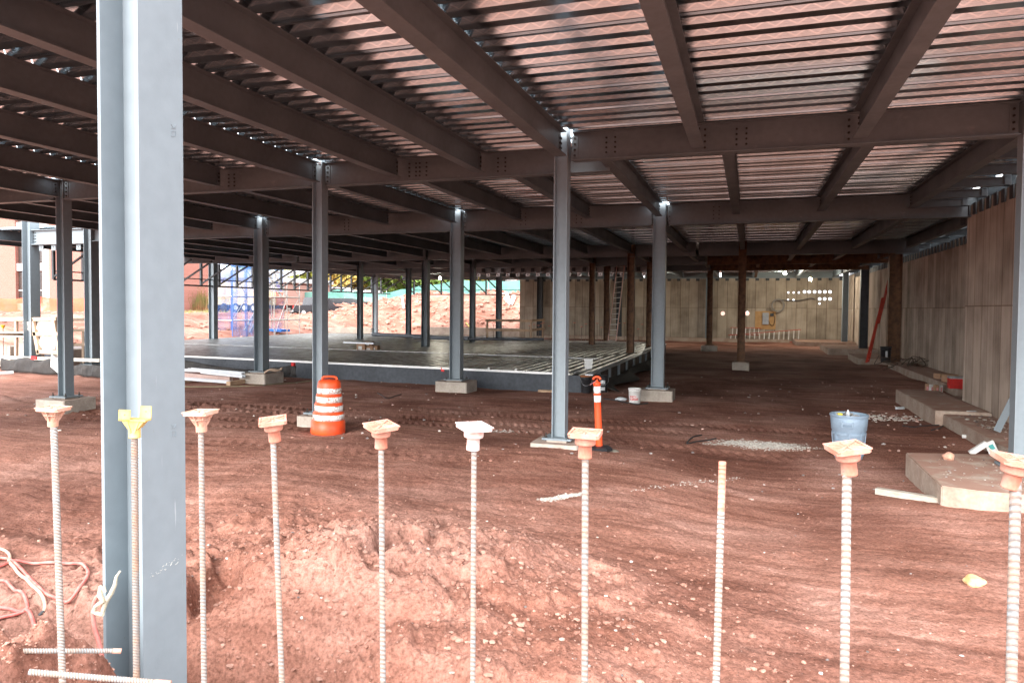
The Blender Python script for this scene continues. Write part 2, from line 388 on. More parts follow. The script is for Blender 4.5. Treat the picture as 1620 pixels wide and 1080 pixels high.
SOIL = MC['soil']
# ------------------------------------------------------------------ steel frame
ZB, ZT = 4.28, 4.66            # underside and top of the floor beams
def bolts(mb, pts, ax, r=.017, l=.018):
    ax = Vector(ax).normalized()
    for p in pts: mb.cyl(Vector(p), Vector(p)+ax*l, r, n=6, smooth=False)
_BM = {}
def bolt_parts(parent, pts, ax, r=.017, l=.018):
    """every bolt a small mesh object of its own, all sharing one mesh"""
    key = (tuple(ax), r)
    for p in pts:
        if key not in _BM:
            mb = MB(); bolts(mb, [(0,0,0)], ax, r, l); _BM[key] = mb.build('bolt', BOLT, parent, Vector(p))
        else:
            c = _BM[key].copy(); COL.objects.link(c); c.parent = parent; c.location = Vector(p)
def column(label, X, Y, zb, d, bf, plate=.22, group='steel columns', mats=STEEL, zt=4.73, tf=.014, footing=None, nb=True):
    """X is the outer face of its right flange, Y its front"""
    xc, yc = X-d/2, Y+bf/2
    t = thing('steel_column', label, 'column', (xc, yc, zb), 0, group)
    mb = MB(); mb.ibeam((0,0,0), (0,0,zt-zb), d, bf, tf, .010, up=(1,0,0)); mb.build('shaft', mats, t)
    if plate:
        pw, pd = d/2+plate*.55, bf/2+plate*.5
        p = MB(); p.box(-pw, pw, -pd, pd, -.028, 0); p.build('base_plate', mats, t)
        if nb:
            for sx in (-1, 1):
                for sy in (-1, 1):
                    bm_ = MB(); q = (sx*(pw-.05), sy*(pd-.05))
                    bm_.cyl((q[0],q[1],-.05), (q[0],q[1],.07), .011, n=8); bm_.cyl((q[0],q[1],.0), (q[0],q[1],.026), .024, n=6, smooth=False)
                    bm_.build('anchor_bolt', BOLT, t)
    return t
def footing(label, X, Y, d, bf, w, dp, zb, hgt, group='concrete footings', dy=0, dx=0, mt=None):
    xc, yc = X-d/2+dx, Y+bf/2+dy
    mb = MB(); a, b, c = w/2, dp/2, .025
    poly = [(-a+c,-b),(a-c,-b),(a,-b+c),(a,b-c),(a-c,b),(-a+c,b),(-a,b-c),(-a,-b+c)]
    mb.prism(poly, -hgt, 0)
    # grout bed under the base plate
    mb.box(-d*.75, d*.75, -bf*.75, bf*.75, .0, .028)
    o = mb.build('concrete_footing', mt or CONC, None, (xc, yc, zb-.056)); tag(o, label, 'footing', group)
    return o
LN = {'Z': -20.5, 'A': -13.77, 'B': -7.42, 'C': -2.60, 'C2': -1.98, 'D': 3.2}
Y0, YC, YB, YR2, YR3, YR4, YR5, YBW = 2.6, 10.50, 11.45, 18.1, 29.5, 35.5, 41.0, 54.0
# bright column beside the camera
near = column('large pale grey column close to the camera beside the rebar row', -2.56, 2.52, -.2, .232, .262, plate=.2, group=None, tf=.017)
column('slim grey column in the centre on a buried pad, left of the orange post', LN['C'], YC, .10, .205, .205)
column('grey column rising behind the orange and white traffic drum', LN['B'], YB, .10, .205, .205)
column('dark grey column left of the near column on a low square footing', LN['A'], YB+.1, .10, .205, .21)
column('grey column at the right edge on the angular concrete slab', 3.2+.205, YC+.05, .10, .205, .205)
footing('wide pale pad half buried in soil under the centre column', LN['C'], YC, .205, .205, .72, .66, .10, .5, dy=-.05)
footing('small footing partly hidden behind the traffic drum', LN['B'], YB, .205, .205, .62, .62, .10, .5)
footing('square concrete footing under the leftmost dark front column', LN['A'], YB+.1, .205, .21, .80, .80, .10, .5)
column('dark column on a block footing in front of the deck platform, left of the drum', LN['A'], YR2, .10, .31, .31, nb=True)
column('dark column on a block footing at the middle of the deck platform edge', LN['B'], YR2, .10, .31, .26)
column('grey column on a block footing at the right corner of the deck platform', LN['C2'], YR2, .10, .31, .26)
footing('block footing with rope on it beside the stacked metal studs', LN['A'], YR2, .31, .31, .92, .92, .10, .6)
footing('block footing in front of the middle of the dark platform wall', LN['B'], YR2, .31, .26, .92, .80, .10, .6)
footing('wide block footing beside the white bucket', LN['C2'], YR2, .31, .26, .80, .72, .10, .6)
column('dark column at the far left behind black fabric', LN['Z']+.1, YR2, .10, .31, .31)
footing('footing of the far left column behind black fabric', LN['Z']+.1, YR2, .31, .31, .9, .9, .10, .6)
c_ = at(42, 560, Y=YR2+.1)
column('pale sunlit column at the far left in front of the brick building', c_.x+.35, YR2, .0, .36, .36, zt=5.2)
# rows further back
far_cols = [
 ('brown column on the far deck platform between ladder and corner column', -4.45, 29.4, .25, .28, .28, RUST),
 ('rusty column at the back right corner of the deck platform', -4.40, 34.9, .25, .28, .28, RUST),
 ('thin dark column standing alone in the middle of the cellar floor', -.12, 28.5, .10, .28, .28, RUST),
 ('furthest brown column on a small footing near the back wall', -1.90, 41.1, .10, .30, .3, RUST),
 ('dark column on the platform just left of the middle footing', LN['A']-.1, YR3+.4, .25, .30, .3, STEEL_SHADE),
 ('dark column on the platform above the small stack of boxes', LN['Z'], YR4, .25, .26, .26, STEEL_SHADE),
 ('dark column on the platform left of the pipe bundle', -18.85, 38.2, .25, .26, .26, STEEL_SHADE),
 ('dark column on the platform in front of the red bank', LN['A'], YR4, .25, .26, .26, STEEL_SHADE),
 ('grey column rising inside the timber railing', -14.2, YR5, .25, .30, .3, STEEL_SHADE),
 ('rust brown column left of the tall ladder with a yellow strap', -7.30, 35.3, .25, .26, .26, RUST),
 ('orange brown column right behind the strapped column', -7.10, 38.2, .25, .28, .28, RUST),
 ('pale grey outer column on a small footing beside the low wall', -26.65, 48.4, .10, .34, .3, STEEL),
 ('grey outer column at the left edge of the platform', -27.3, 31.8, .25, .34, .32, STEEL),
 ('dark column on the line of the near column seen past the platform', -7.2, YR3, .25, .2, .2, STEEL_SHADE),
]
for lab, X, Y, zb, d, bf, mt_ in far_cols:
    if 'near column seen' in lab: continue
    column(lab, X, Y, zb, d, bf, plate=.2, mats=mt_, nb=False, zt=4.66)
footing('pale block footing under the lone thin column', -.12, 28.5, .28, .28, .62, .6, .10, .6)
footing('small block footing near the back wall', -1.9, 41.1, .3, .3, .85, .8, .10, .6)
footing('small footing between the two low wall pieces', -26.65, 48.4, .34, .3, 1.3, 1.2, .10, .5)
# wall columns: against the right wall and the back wall
for lab, X, Y, d, mt_ in [
 ('dark blue grey column in the far right corner', 6.0, 50.2, .34, STEEL),
 ('dark column behind the red ladder', 6.0, 42.0, .40, DARKST),
 ('wide rusty dark column standing against the right wall', 6.05, 33.6, .50, RUST),
 ('dark column against the back wall behind the furthest column', -2.5, 53.3, .45, STEEL),
 ('dark column against the back wall left of the centre column', -15.1, 53.3, .40, DARKST),
 ('dark column against the back wall beside the tall ladder', -9.0, 53.3, .36, DARKST)]:
    column(lab, X, Y, -.1, d, .38, plate=0, mats=mt_, zt=4.6)

# -- beams
def beam_y(label, xw, y0, y1, zt=ZT, d=ZT-ZB, bf=.17, bolt=None, name='floor_beam', mats=STEEL_SHADE, group=None, plate=True):
    t = thing(name, label, 'beam', (xw, y0, zt-d), 0, group)
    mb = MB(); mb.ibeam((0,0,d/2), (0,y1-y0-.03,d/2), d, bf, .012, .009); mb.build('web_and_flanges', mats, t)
    if bolt:
        for s_, yy in bolt:
            mb = MB(); mb.box(s_*.0045, s_*.016, yy-.06, yy+.035, d*.17, d*.83); cp = mb.build('clip_plate', mats, t)
            bolt_parts(cp, [(s_*.016, yy+q-.012, d*.5+k*d*.2) for k in (-1,0,1) for q in ((0,) if bf < .18 else (-.03,.03))], (s_,0,0))
    return t
def beam_x(label, x0, x1, yw, zt=ZT, d=.42, bf=.19, name='floor_girder', mats=STEEL_SHADE, bgroups=(), plates=(), group=None, h0=None):
    t = thing(name, label, 'beam', (x0, yw, zt-d), 0, group)
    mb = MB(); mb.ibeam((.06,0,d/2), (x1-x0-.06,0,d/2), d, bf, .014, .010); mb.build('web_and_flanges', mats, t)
    for xx in plates:
        mb = MB(); mb.box(xx-x0-.045, xx-x0+.05, -.017, -.005, d*.12, d*.88); cp = mb.build('clip_plate', mats, t)
        bolt_parts(cp, [(xx-x0, -.017, d*(.2+.2*k)) for k in range(4)], (0,-1,0), .017)
    for xx in bgroups:
        bolt_parts(t, [(xx-x0+q, -.006, d*(.5+k*.17)) for k in (-1.5,-.5,.5,1.5) for q in (-.055,.075)], (0,-1,0), .016)
    return t
# front bay
fx = [(-17.9,YB),(-15.8,YB),(LN['A']-.1,YB+.1),(-11.75,YB),(-9.63,YB),(LN['B']-.1,YB),(-5.87,YB),(-4.32,YB),(LN['C']-.1,YC),(-.72,YC),(1.34,YC),(3.3,YC)]
FB = 'floor beams over the foreground'
for i, (xw, ye) in enumerate(fx):
    y00 = 2.8 if i == 8 else 3.85
    col_end = i in (2,5,8,11)
    beam_y(f'dark floor beam over the foreground, {ORD[i]} counted from the left edge', xw, y00, ye-.03 if not col_end else ye-.005,
           bf=.19 if i == 8 else .17, d=.36 if i != 11 else .36, bolt=[(1 if xw < 0 else -1, ye-y00-.09)] , group=FB)
beam_y('dark floor beam over the foreground along the outer left edge', LN['Z'], 3.85, YB, group=FB)
# edge girder over the camera side
for x0, x1, w_ in ((-20.5,LN['A'],'left'),(LN['A'],LN['B'],'left of centre'),(LN['B'],LN['C']-.3,'beside the near column'),(LN['C'],3.3,'right of the near column')):
    beam_x(f'edge girder of the open front, {w_} bay', x0, x1, 3.72, group='front edge girders')
# first girder line
beam_x('first girder, far left piece', LN['Z'], LN['A']-.2, YB+.1, group='girders of the first cross line')
beam_x('first girder between the far left and drum columns', LN['A'], LN['B']-.2, YB+.1, d=.42, plates=(LN['A']+.12,), bgroups=(-11.6,-9.48), group='girders of the first cross line')
beam_x('first girder between the drum column and the centre column', LN['B'], -2.1, YB+.1, d=.42, plates=(LN['B']+.07,), bgroups=(-5.45,-4.0,-5.8+.15), group='girders of the first cross line')
beam_x('first girder right of the centre column with rows of bolts', LN['C'], 3.22, YC+.1, d=.42, plates=(LN['C']+.09,-.63,1.22,3.1), bgroups=(-1.98,-.15), group='girders of the first cross line')
# second bay
sx = [-18.9,-17.2,-15.5,LN['A']-.15,-11.6,-9.56,LN['B']-.15,-5.7,-3.89,LN['C2']-.16,-.33,1.53,3.38,5.2]
for i, xw in enumerate(sx):
    ys = YC+.2 if xw > -2.2 else YB+.2
    beam_y(f'dark floor beam of the second bay, {ORD[i]} counted from the left', xw, ys, YR2-.01 if i in (3,6,9) else YR2-.05, d=.34, group='floor beams of the second bay',
           bolt=[(1 if xw < 0 else -1, YR2-ys-.12)])
x_ = LN['Z']
for i, (x0, x1, lab) in enumerate(((LN['Z'],LN['A']-.3,'left part'),(LN['A'],LN['B']-.3,'from the left footing column to the middle one'),(LN['B'],LN['C2']-.3,'from the middle footing column to the platform corner'),(LN['C2'],5.6,'from the platform corner column to the right wall'))):
    beam_x(f'deep second girder {lab}', x0, x1, YR2+.13, d=.55, bf=.22, bgroups=([-11.0],[-6.0+.3,-4.2],[-.8] )[i-1] if i else (), plates=(x0+.08,), group='girders of the second cross line')
# pale beam with hanging tabs at the far left
c_ = at(42, 560, Y=YR2+.1)
t = thing('edge_beam', 'pale sunlit beam with bolted tabs at the far left', 'beam', (c_.x+.3, YR2+.15, 4.05))
L_ = LN['Z']-c_.x-.5
mb = MB(); mb.ibeam((0,0,.25), (L_,0,.25), .50, .24, .02, .012); mb.build('web_and_flanges', STEEL, t)
for k in range(5):
    mb = MB(); xx = .3+.55*k; mb.box(xx, xx+.19, -.015, 0, -.2, .03); mb.build('hanging_tab', STEEL, t)
    mb = MB(); mb.cyl((xx+.095,-.017,-.09),(xx+.095,-.012,-.09),.02,n=10); mb.build('bolt_hole', BOLT, t)
bolt_parts(t, [(.08+q*.07,-.007,.1+.1*k) for q in (0,1) for k in range(4)], (0,-1,0), .017)
# third, fourth, fifth bays
bays = [(YR2+.25, YR3, 'third', [-27.3,-25.2,-23.2,-21.3,-19.4,-17.5,-15.7,-13.9,-12.0,-10.2,-8.3,-6.4,-4.6,-2.4,-.26,1.7,3.6,5.4]),
        (YR3+.2, YR4, 'fourth', [-27.3,-25.0,-22.7,-20.6,-18.3,-16.1,-13.9,-11.7,-9.5,-7.4,-4.6,-2.4,-.26,1.7,3.6,5.4]),
        (YR4+.2, YR5, 'fifth', [-27.3,-24.0,-20.6,-17.3,-14.3,-10.9,-7.4,-4.6,-2.1,.4,3.0,5.4]),
        (YR5+.2, YBW-.4, 'last', [-27.3,-23.9,-20.5,-17.2,-14.3,-10.9,-7.4,-4.6,-2.1,.4,3.0,5.4])]
for ya, yb_, nm, xs in bays:
    for i, xw in enumerate(xs):
        beam_y(f'dark floor beam of the {nm} bay, {ORD[i]} counted from the left', xw, ya, yb_, d=.36, group=f'floor beams of the {nm} bay', mats=STEEL_SHADE if xw < -5 else (RUST if nm != 'third' and i % 3 == 0 else STEEL_SHADE))
for yy, nm in ((YR3,'third'),(YR4,'fourth'),(YR5,'fifth'),(YBW-.3,'last')):
    for x0, x1, w_ in ((-27.3,LN['Z'],'far left'),(LN['Z'],LN['A'],'left'),(LN['A'],LN['B'],'middle'),(LN['B'],LN['C2'],'right of middle'),(LN['C2'],5.9,'right')):
        beam_x(f'{nm} cross girder, {w_} piece', x0, x1, yy+.12, d=.50 if nm != 'last' else .40, bf=.22, group=f'girders of the {nm} cross line', mats=STEEL if nm == 'last' else (RUST if (nm in ('fourth','fifth') and w_ == 'right') else STEEL_SHADE))
# galvanised shelf girder with square tabs over the back of the platform
t = thing('shelf_girder', 'pale grey girder with a row of square bolted tabs behind the platform', 'beam', (-15.3, 39.6, 3.98))
mb = MB(); mb.ibeam((0,0,.22),(10.6,0,.22),.34,.2,.018,.012); mb.build('web_and_flanges', mat('pale primer', (.42,.46,.49), .5), t)
for k in range(18):
    mb = MB(); mb.box(.15+k*.6,.15+k*.6+.22,-.12,-.10,-.14,.06); mb.build('hanging_tab', GALV, t)
    mb = MB(); mb.box(.23+k*.6,.23+k*.6+.06,-.126,-.1205,-.07,-.01); mb.build('bolt_hole', BOLT, t)
    mb = MB(); mb.box(.45+k*.6,.45+k*.6+.2,-.13,-.11,.12,.34); mb.build('dark_bracket', DARKST, t)
# -- hanging frames (soffit kickers) on the left edge and the back edge
def kicker(label, p0, p1, inward, zlo=3.08, n=2):
    """bottom rails, two hangers and raking braces between two points of the floor edge"""
    p0, p1 = Vector(p0), Vector(p1); t = thing('hanging_frame', label, 'frame', (p0.x, p0.y, zlo), 0, 'hanging edge frames')
    d = p1-p0; iv = Vector(inward)
    mb = MB(); mb.bar((0,0,0), (d.x,d.y,0), .08, .08); mb.build('bottom_rail', DARKST, t)
    mb = MB(); mb.bar((0,0,.35), (d.x,d.y,.35), .05, .05); mb.build('middle_rail', DARKST, t)
    mb = MB(); mb.bar((0,0,0), (0,0,4.3-zlo), .11, .11); mb.build('hanger', DARKST, t)
    mb = MB(); mb.bar((0,0,.1), (iv.x,iv.y,4.25-zlo), .07, .07); mb.build('brace', DARKST, t)
    return t
ys_ = [22.6,24.0,25.4,26.8,28.2,29.6,31.1,32.47,33.91,35.27,36.6,37.96,39.34,40.79,42.1,43.5,44.88,46.25,47.7,49.2,50.7,52.2]
for i, y_ in enumerate(ys_[:-1]):
    kicker(f'dark hanging steel frame under the left floor edge, {("first second third fourth fifth sixth seventh eighth ninth tenth eleventh twelfth thirteenth fourteenth fifteenth sixteenth seventeenth eighteenth nineteenth twentieth twenty-first").split()[i]} from the camera',
           (-27.5, y_, 0), (-27.5, ys_[i+1] if i not in (4,9,14) else y_+.01, 0), (2.0, 0, 0))
xs_ = [-26.25,-25.0,-23.8,-22.5,-21.2,-19.92,-18.65,-17.07]
for i, x_ in enumerate(xs_[:-1]):
    kicker(f'dark hanging frame under the far floor edge, {ORD[i]} from the left', (x_, 54.0, 0), (xs_[i+1], 54.0, 0), (-.6, -1.6, 0))

# -- metal deck
def deck_material():
    m_ = bpy.data.materials.new('embossed galvanised deck'); m_.use_nodes = True; nt = m_.node_tree; N = nt.nodes; L = nt.links
    b = N['Principled BSDF']; b.inputs['Metallic'].default_value = 1.0; b.inputs['Base Color'].default_value = (.68,.68,.68,1); b.inputs['Roughness'].default_value = .36
    tc = N.new('ShaderNodeTexCoord'); sp = N.new('ShaderNodeSeparateXYZ'); L.new(tc.outputs['Object'], sp.inputs[0])
    x, z = sp.outputs[0], sp.outputs[2]
    v = mathn(nt, 'DIVIDE', z, .076)
    tri = mathn(nt, 'PINGPONG', mathn(nt, 'DIVIDE', x, .095), 1.0)       # zigzag
    dz = mathn(nt, 'ABSOLUTE', mathn(nt, 'SUBTRACT', mathn(nt, 'MULTIPLY_ADD', tri, .66, .17), v))
    zig = mathn(nt, 'LESS_THAN', dz, .11)
    rows = mathn(nt, 'GREATER_THAN', mathn(nt, 'SINE', mathn(nt, 'MULTIPLY', v, 2*math.pi*5)), .25)
    inz = mathn(nt, 'MULTIPLY', mathn(nt, 'GREATER_THAN', v, .1), mathn(nt, 'LESS_THAN', v, .9))
    pat = mathn(nt, 'MULTIPLY', mathn(nt, 'MAXIMUM', zig, mathn(nt, 'MULTIPLY', rows, .6)), inz)
    cm = N.new('ShaderNodeMix'); cm.data_type = 'RGBA'; L.new(mathn(nt, 'MULTIPLY', mathn(nt, 'MAXIMUM', zig, mathn(nt, 'MULTIPLY', rows, .25)), inz), cm.inputs[0]); cm.inputs[6].default_value = (.52,.62,.68,1); cm.inputs[7].default_value = (.68,.76,.81,1); L.new(cm.outputs[2], b.inputs['Base Color'])  # lighter base colour on the embossing paints in its bright glints
    bp = N.new('ShaderNodeBump'); bp.inputs['Strength'].default_value = .6; bp.inputs['Distance'].default_value = .002
    L.new(pat, bp.inputs['Height']); L.new(bp.outputs[0], b.inputs['Normal'])
    n1 = N.new('ShaderNodeTexNoise'); n1.inputs['Scale'].default_value = 1.5; L.new(tc.outputs['Object'], n1.inputs['Vector'])
    mr = N.new('ShaderNodeMapRange'); mr.inputs[3].default_value = .10; mr.inputs[4].default_value = .20; L.new(n1.outputs[0], mr.inputs[0]); L.new(mr.outputs[0], b.inputs['Roughness'])
    return m_
DECKM = deck_material()
def deck(name, label, x0, x1, y0, y1, z, gaps, holes, pitch=.305, along='x', mat_=None, group=None):
    """corrugated sheet, ribs along X; gaps are X values where sheets end, holes are cut boxes (x0,x1,y0,y1)"""
    mb = MB(); H = .076; prof = [(0,0),(.135,0),(.160,H),(.270,H),(.305,0)]
    n = int((y1-y0)/pitch)
    cuts = sorted([x0]+list(gaps)+[x1])
    for k in range(n):
        ya = y0+k*pitch
        segs = [(cuts[i]+(.007 if i else 0), cuts[i+1]-(.007 if i < len(cuts)-2 else 0)) for i in range(len(cuts)-1)]
        for hx0, hx1, hy0, hy1 in holes:
            if ya+pitch > hy0 and ya < hy1:
                ns = []
                for a, b_ in segs:
                    if hx1 <= a or hx0 >= b_: ns.append((a, b_)); continue
                    if hx0 > a: ns.append((a, hx0))
                    if hx1 < b_: ns.append((hx1, b_))
                segs = ns
        for a, b_ in segs:
            vs_ = [(xx, ya+p[0], p[1]) for p in prof for xx in (a, b_)]
            mb.add(vs_, [(2*i, 2*i+1, 2*i+3, 2*i+2) for i in range(4)])
            if k % 3 == 0:    # standing side lap
                mb.box(a, b_, ya+.055, ya+.059, -.012, -.0005)
    o = mb.build(name, mat_ or DECKM, None, (0,0,z)); tag(o, label, 'metal deck', group)
    return o
hol = [(LN['C']-.30, LN['C']+.06, YC-.05, YC+.28), (LN['B']-.27, LN['B']+.06, YB-.05, YB+.28), (LN['A']-.27, LN['A']+.1, YB-.05, YB+.28)]
hol2 = [(LN['C2']-.45, LN['C2']+.05, YR2-.05, YR2+.12), (LN['B']-.45, LN['B']+.02, YR2-.05, YR2+.12), (LN['A']-.45, LN['A']+.05, YR2-.05, YR2+.12)]
ym = 2.62 + .305*29
deck('metal_floor_deck', 'ribbed galvanised floor deck seen from below over the foreground bays', LN['Z']-.1, 4.52, 2.62+.305*4, ym+.02, ZT+.002, [-11.75,-7.52,-2.70], hol)
deck('metal_floor_deck', 'ribbed galvanised floor deck seen from below over the second bay', LN['Z']-.1, 4.52, ym, YR2+.42, ZT+.002, [-7.57,-2.14], hol2)
deck('metal_floor_deck', 'ribbed galvanised floor deck seen from below over the dark rear bays', -27.6, 6.3, YR2+.41, YBW+.1, ZT+.002, [-20.6,-13.9,-4.6], [])

beam_y('dark edge beam lying over the projecting near wall', 4.70, 9.2, YR2+.3, zt=ZT, d=.27, bf=.2, group='edge beams over the side walls')
beam_y('dark edge beam lying over the recessed side walls', 6.46, YR2+.5, YBW-.1, zt=ZT, d=.27, bf=.2, group='edge beams over the side walls')
# ------------------------------------------------------------------ concrete walls
def wall_mat(name, axis, w=.46, tint=(1,1,1)):
    m_ = bpy.data.materials.new(name); m_.use_nodes = True; nt = m_.node_tree; N = nt.nodes; L = nt.links
    b = N['Principled BSDF']; b.inputs['Roughness'].default_value = .92; b.inputs['Specular IOR Level'].default_value = .2
    tc = N.new('ShaderNodeTexCoord'); sp = N.new('ShaderNodeSeparateXYZ'); L.new(tc.outputs['Object'], sp.inputs[0])
    u = sp.outputs[axis]; z = sp.outputs[2]
    n0 = N.new('ShaderNodeTexNoise'); n0.inputs['Scale'].default_value = .9; n0.noise_dimensions = '1D'; L.new(u, n0.inputs['W'])
    uw = mathn(nt, 'DIVIDE', mathn(nt, 'ADD', u, mathn(nt, 'MULTIPLY', n0.outputs[0], .35)), w)
    cell = mathn(nt, 'FLOOR', uw); up = mathn(nt, 'GREATER_THAN', z, 2.16)
    wnz = N.new('ShaderNodeTexWhiteNoise'); wnz.noise_dimensions = '2D'
    cb = N.new('ShaderNodeCombineXYZ'); L.new(cell, cb.inputs[0]); L.new(up, cb.inputs[1]); L.new(cb.outputs[0], wnz.inputs['Vector'])
    fr = mathn(nt, 'FRACT', uw); ed = mathn(nt, 'MINIMUM', fr, mathn(nt, 'SUBTRACT', 1.0, fr))
    j1 = mathn(nt, 'LESS_THAN', ed, .028)
    j2 = mathn(nt, 'LESS_THAN', mathn(nt, 'ABSOLUTE', mathn(nt, 'SUBTRACT', z, 2.16)), .014)
    jj = mathn(nt, 'MAXIMUM', j1, j2)
    ns = N.new('ShaderNodeTexNoise'); ns.inputs['Scale'].default_value = 1.1; ns.inputs['Detail'].default_value = 8; L.new(tc.outputs['Object'], ns.inputs['Vector'])
    mp = N.new('ShaderNodeMapping'); mp.inputs['Scale'].default_value = (7, 7, .5) ; L.new(tc.outputs['Object'], mp.inputs[0])
    nst = N.new('ShaderNodeTexNoise'); nst.inputs['Scale'].default_value = 1.6; nst.inputs['Detail'].default_value = 6; L.new(mp.outputs[0], nst.inputs['Vector'])
    v = mathn(nt, 'ADD', mathn(nt, 'MULTIPLY', wnz.outputs[0], .32), mathn(nt, 'ADD', mathn(nt, 'MULTIPLY', ns.outputs[0], .9), mathn(nt, 'MULTIPLY', nst.outputs[0], .45)))
    cr = N.new('ShaderNodeValToRGB'); e = cr.color_ramp.elements
    e[0].position = .45; e[0].color = (.21*tint[0], .16*tint[1], .125*tint[2], 1); e[1].position = 1.15; e[1].color = (.54*tint[0], .44*tint[1], .36*tint[2], 1)
    L.new(v, cr.inputs[0])
    mx = N.new('ShaderNodeMix'); mx.data_type = 'RGBA'; mx.blend_type = 'MULTIPLY'; L.new(mathn(nt, 'MULTIPLY', jj, .75), mx.inputs[0]); L.new(cr.outputs[0], mx.inputs[6]); mx.inputs[7].default_value = (.45,.38,.33,1)
    L.new(mx.outputs[2], b.inputs['Base Color'])
    hh = mathn(nt, 'SUBTRACT', mathn(nt, 'MULTIPLY', nst.outputs[0], .3), jj)
    bp = N.new('ShaderNodeBump'); bp.inputs['Strength'].default_value = .7; bp.inputs['Distance'].default_value = .01; L.new(hh, bp.inputs['Height']); L.new(bp.outputs[0], b.inputs['Normal'])
    return m_
WALLY = wall_mat('board marked concrete side', 1, .46, (.93,.93,.92)); WALLX = wall_mat('board marked concrete back', 0, .66, (.80,.83,.80))
ZW = 4.37
o = MB().box(4.58, 4.95, 9.2, 18.45, -.35, ZW).build('concrete_wall', WALLY); tag(o, 'near board-marked concrete wall section projecting at the right edge', 'wall', 'side wall sections')
for y0_, y1_, lab in ((18.45,33.2,'long'),(33.2,41.9,'middle'),(41.9,54.0,'short')):
    o = MB().box(6.35 if y0_ < 20 else 6.38, 6.7, y0_, y1_, -.45, ZW).build('concrete_wall', WALLY)
    tag(o, {'long':'recessed concrete wall section right after the projecting one','middle':'concrete wall section behind the leaning red ladder','short':'last pale concrete side wall section before the far corner'}[lab], 'wall', 'side wall sections')
MB().box(4.95, 6.36, 18.2, 18.45, -.4, ZW).build('concrete_wall', WALLX)
tag(bpy.data.objects['concrete_wall.004'] if 'concrete_wall.004' in bpy.data.objects else bpy.data.objects[-1], 'short concrete return wall at the back of the projecting section', 'wall')
# back wall with sleeves
def holed_wall(name, x0, x1, y, z0, z1, th, holes, mats):
    outer = [Vector((x0,z0,0)), Vector((x1,z0,0)), Vector((x1,z1,0)), Vector((x0,z1,0))]
    loops = [outer]; n = 14
    for hx, hz, r in holes: loops.append([Vector((hx+r*math.cos(2*math.pi*i/n), hz+r*math.sin(2*math.pi*i/n), 0)) for i in range(n)])
    tris = tessellate_polygon(loops); flat = [p for l in loops for p in l]
    mb = MB()
    mb.add([(p.x, y, p.y) for p in flat], [tuple(t) for t in tris]); mb.add([(p.x, y+th, p.y) for p in flat], [tuple(t)[::-1] for t in tris])
    for l in loops:
        k = len(l); mb.add([(p.x, y, p.y) for p in l]+[(p.x, y+th, p.y) for p in l], [(i,(i+1)%k,k+(i+1)%k,k+i) for i in range(k)])
    return mb.build(name, mats)
H_ = []
for px in (1272.9,1280.4,1288.9,1296.9,1305.3,1313.3): H_.append((px, 461.6, .10))
for px in (1247.3,1255.8,1264): H_.append((px, 462.7, .06))
for px in (1246.9,1255.6): H_.append((px, 474.4, .06))
for px in (1296.9,1304.9,1313.3): H_.append((px, 472.7, .10))
H_ += [(1296.7, 480.2, .06), (1143.6, 495.6, .15), (1182.4, 495.6, .15)]
hh_ = []
for px, py, r in H_:
    p = at(px, py, Y=54.0); hh_.append((p.x, p.z, r))
o = holed_wall('concrete_wall', -17.1, 6.5, 54.0, -.5, ZW, .12, hh_, WALLX); tag(o, 'far back concrete wall pierced by small round daylight holes', 'wall')
# dark clips along the wall tops
t = thing('wall_clip_row', 'row of dark clips along the top of the projecting near wall', 'clips', (4.56, 9.4, ZW))
for k in range(20):
    MB().box(-.03, .0, .46*k, .46*k+.20, -.25, .0).build('clip', DARKST, t)
t = thing('wall_clip_row', 'row of dark clips along the top of the recessed side walls', 'clips', (6.33, 18.9, ZW))
for k in range(66):
    MB().box(-.03, .0, .47*k, .47*k+.2, -.25, .0).build('clip', DARKST, t)
t = thing('wall_clip_row', 'row of small dark clips along the top of the far back wall', 'clips', (-16.6, 53.98, ZW))
for k in range(34):
    MB().box(.68*k, .68*k+.24, -.03, .0, -.28, .04).build('clip', DARKST, t)
# joists and posts between the last floor beam and the side wall (light slot above the wall)
for i in range(6):
    y_ = 11.2+1.35*i
    t = thing('outrigger_joist', f'short dark joist from the last beam to the side wall, {ORD[i]} from the camera', 'joist', (3.42, y_, 4.34), 0, 'outrigger joists above the side wall')
    MB().ibeam((0,0,.06),(1.0,0,.06),.16,.12,.012,.01).build('joist', STEEL_SHADE, t); MB().box(.92,1.03,-.06,.06,-.02,.3).build('post', STEEL_SHADE, t)
for i in range(12):
    y_ = 19.4+2.6*i
    t = thing('outrigger_joist', f'short dark joist above the recessed wall, {ORD[i]} from the camera', 'joist', (5.3, y_, 4.34), 0, 'outrigger joists above the recessed wall')
    MB().ibeam((0,0,.06),(.95,0,.06),.16,.12,.012,.01).build('joist', STEEL_SHADE, t)
# ledges (wall footings)
def slab(name, label, poly, z0, z1, mt, cat='footing', bev=.012):
    mb = MB(); mb.prism(poly, z0, z1); o = mb.build(name, mt)
    bm_ = bmesh.new(); bm_.from_mesh(o.data)
    bmesh.ops.bevel(bm_, geom=[e for e in bm_.edges if all(v.co.z > z1-.001 for v in e.verts) or abs(e.verts[0].co.z-e.verts[1].co.z) > .01], offset=bev, segments=2, affect='EDGES')
    for f in bm_.faces: f.smooth = False
    bm_.to_mesh(o.data); bm_.free(); tag(o, label, cat); return o
slab('footing_ledge', 'stepped concrete footing ledge along the near projecting wall', [(3.72,9.6),(4.9,9.6),(4.9,19.9),(3.72,19.9)], -.5, .0, CONCD)
slab('footing_ledge', 'taller dusty footing piece at the end of the near ledge', [(3.58,16.3),(4.56,16.3),(4.56,20.4),(3.58,20.4)], -.5, .06, CONCD)
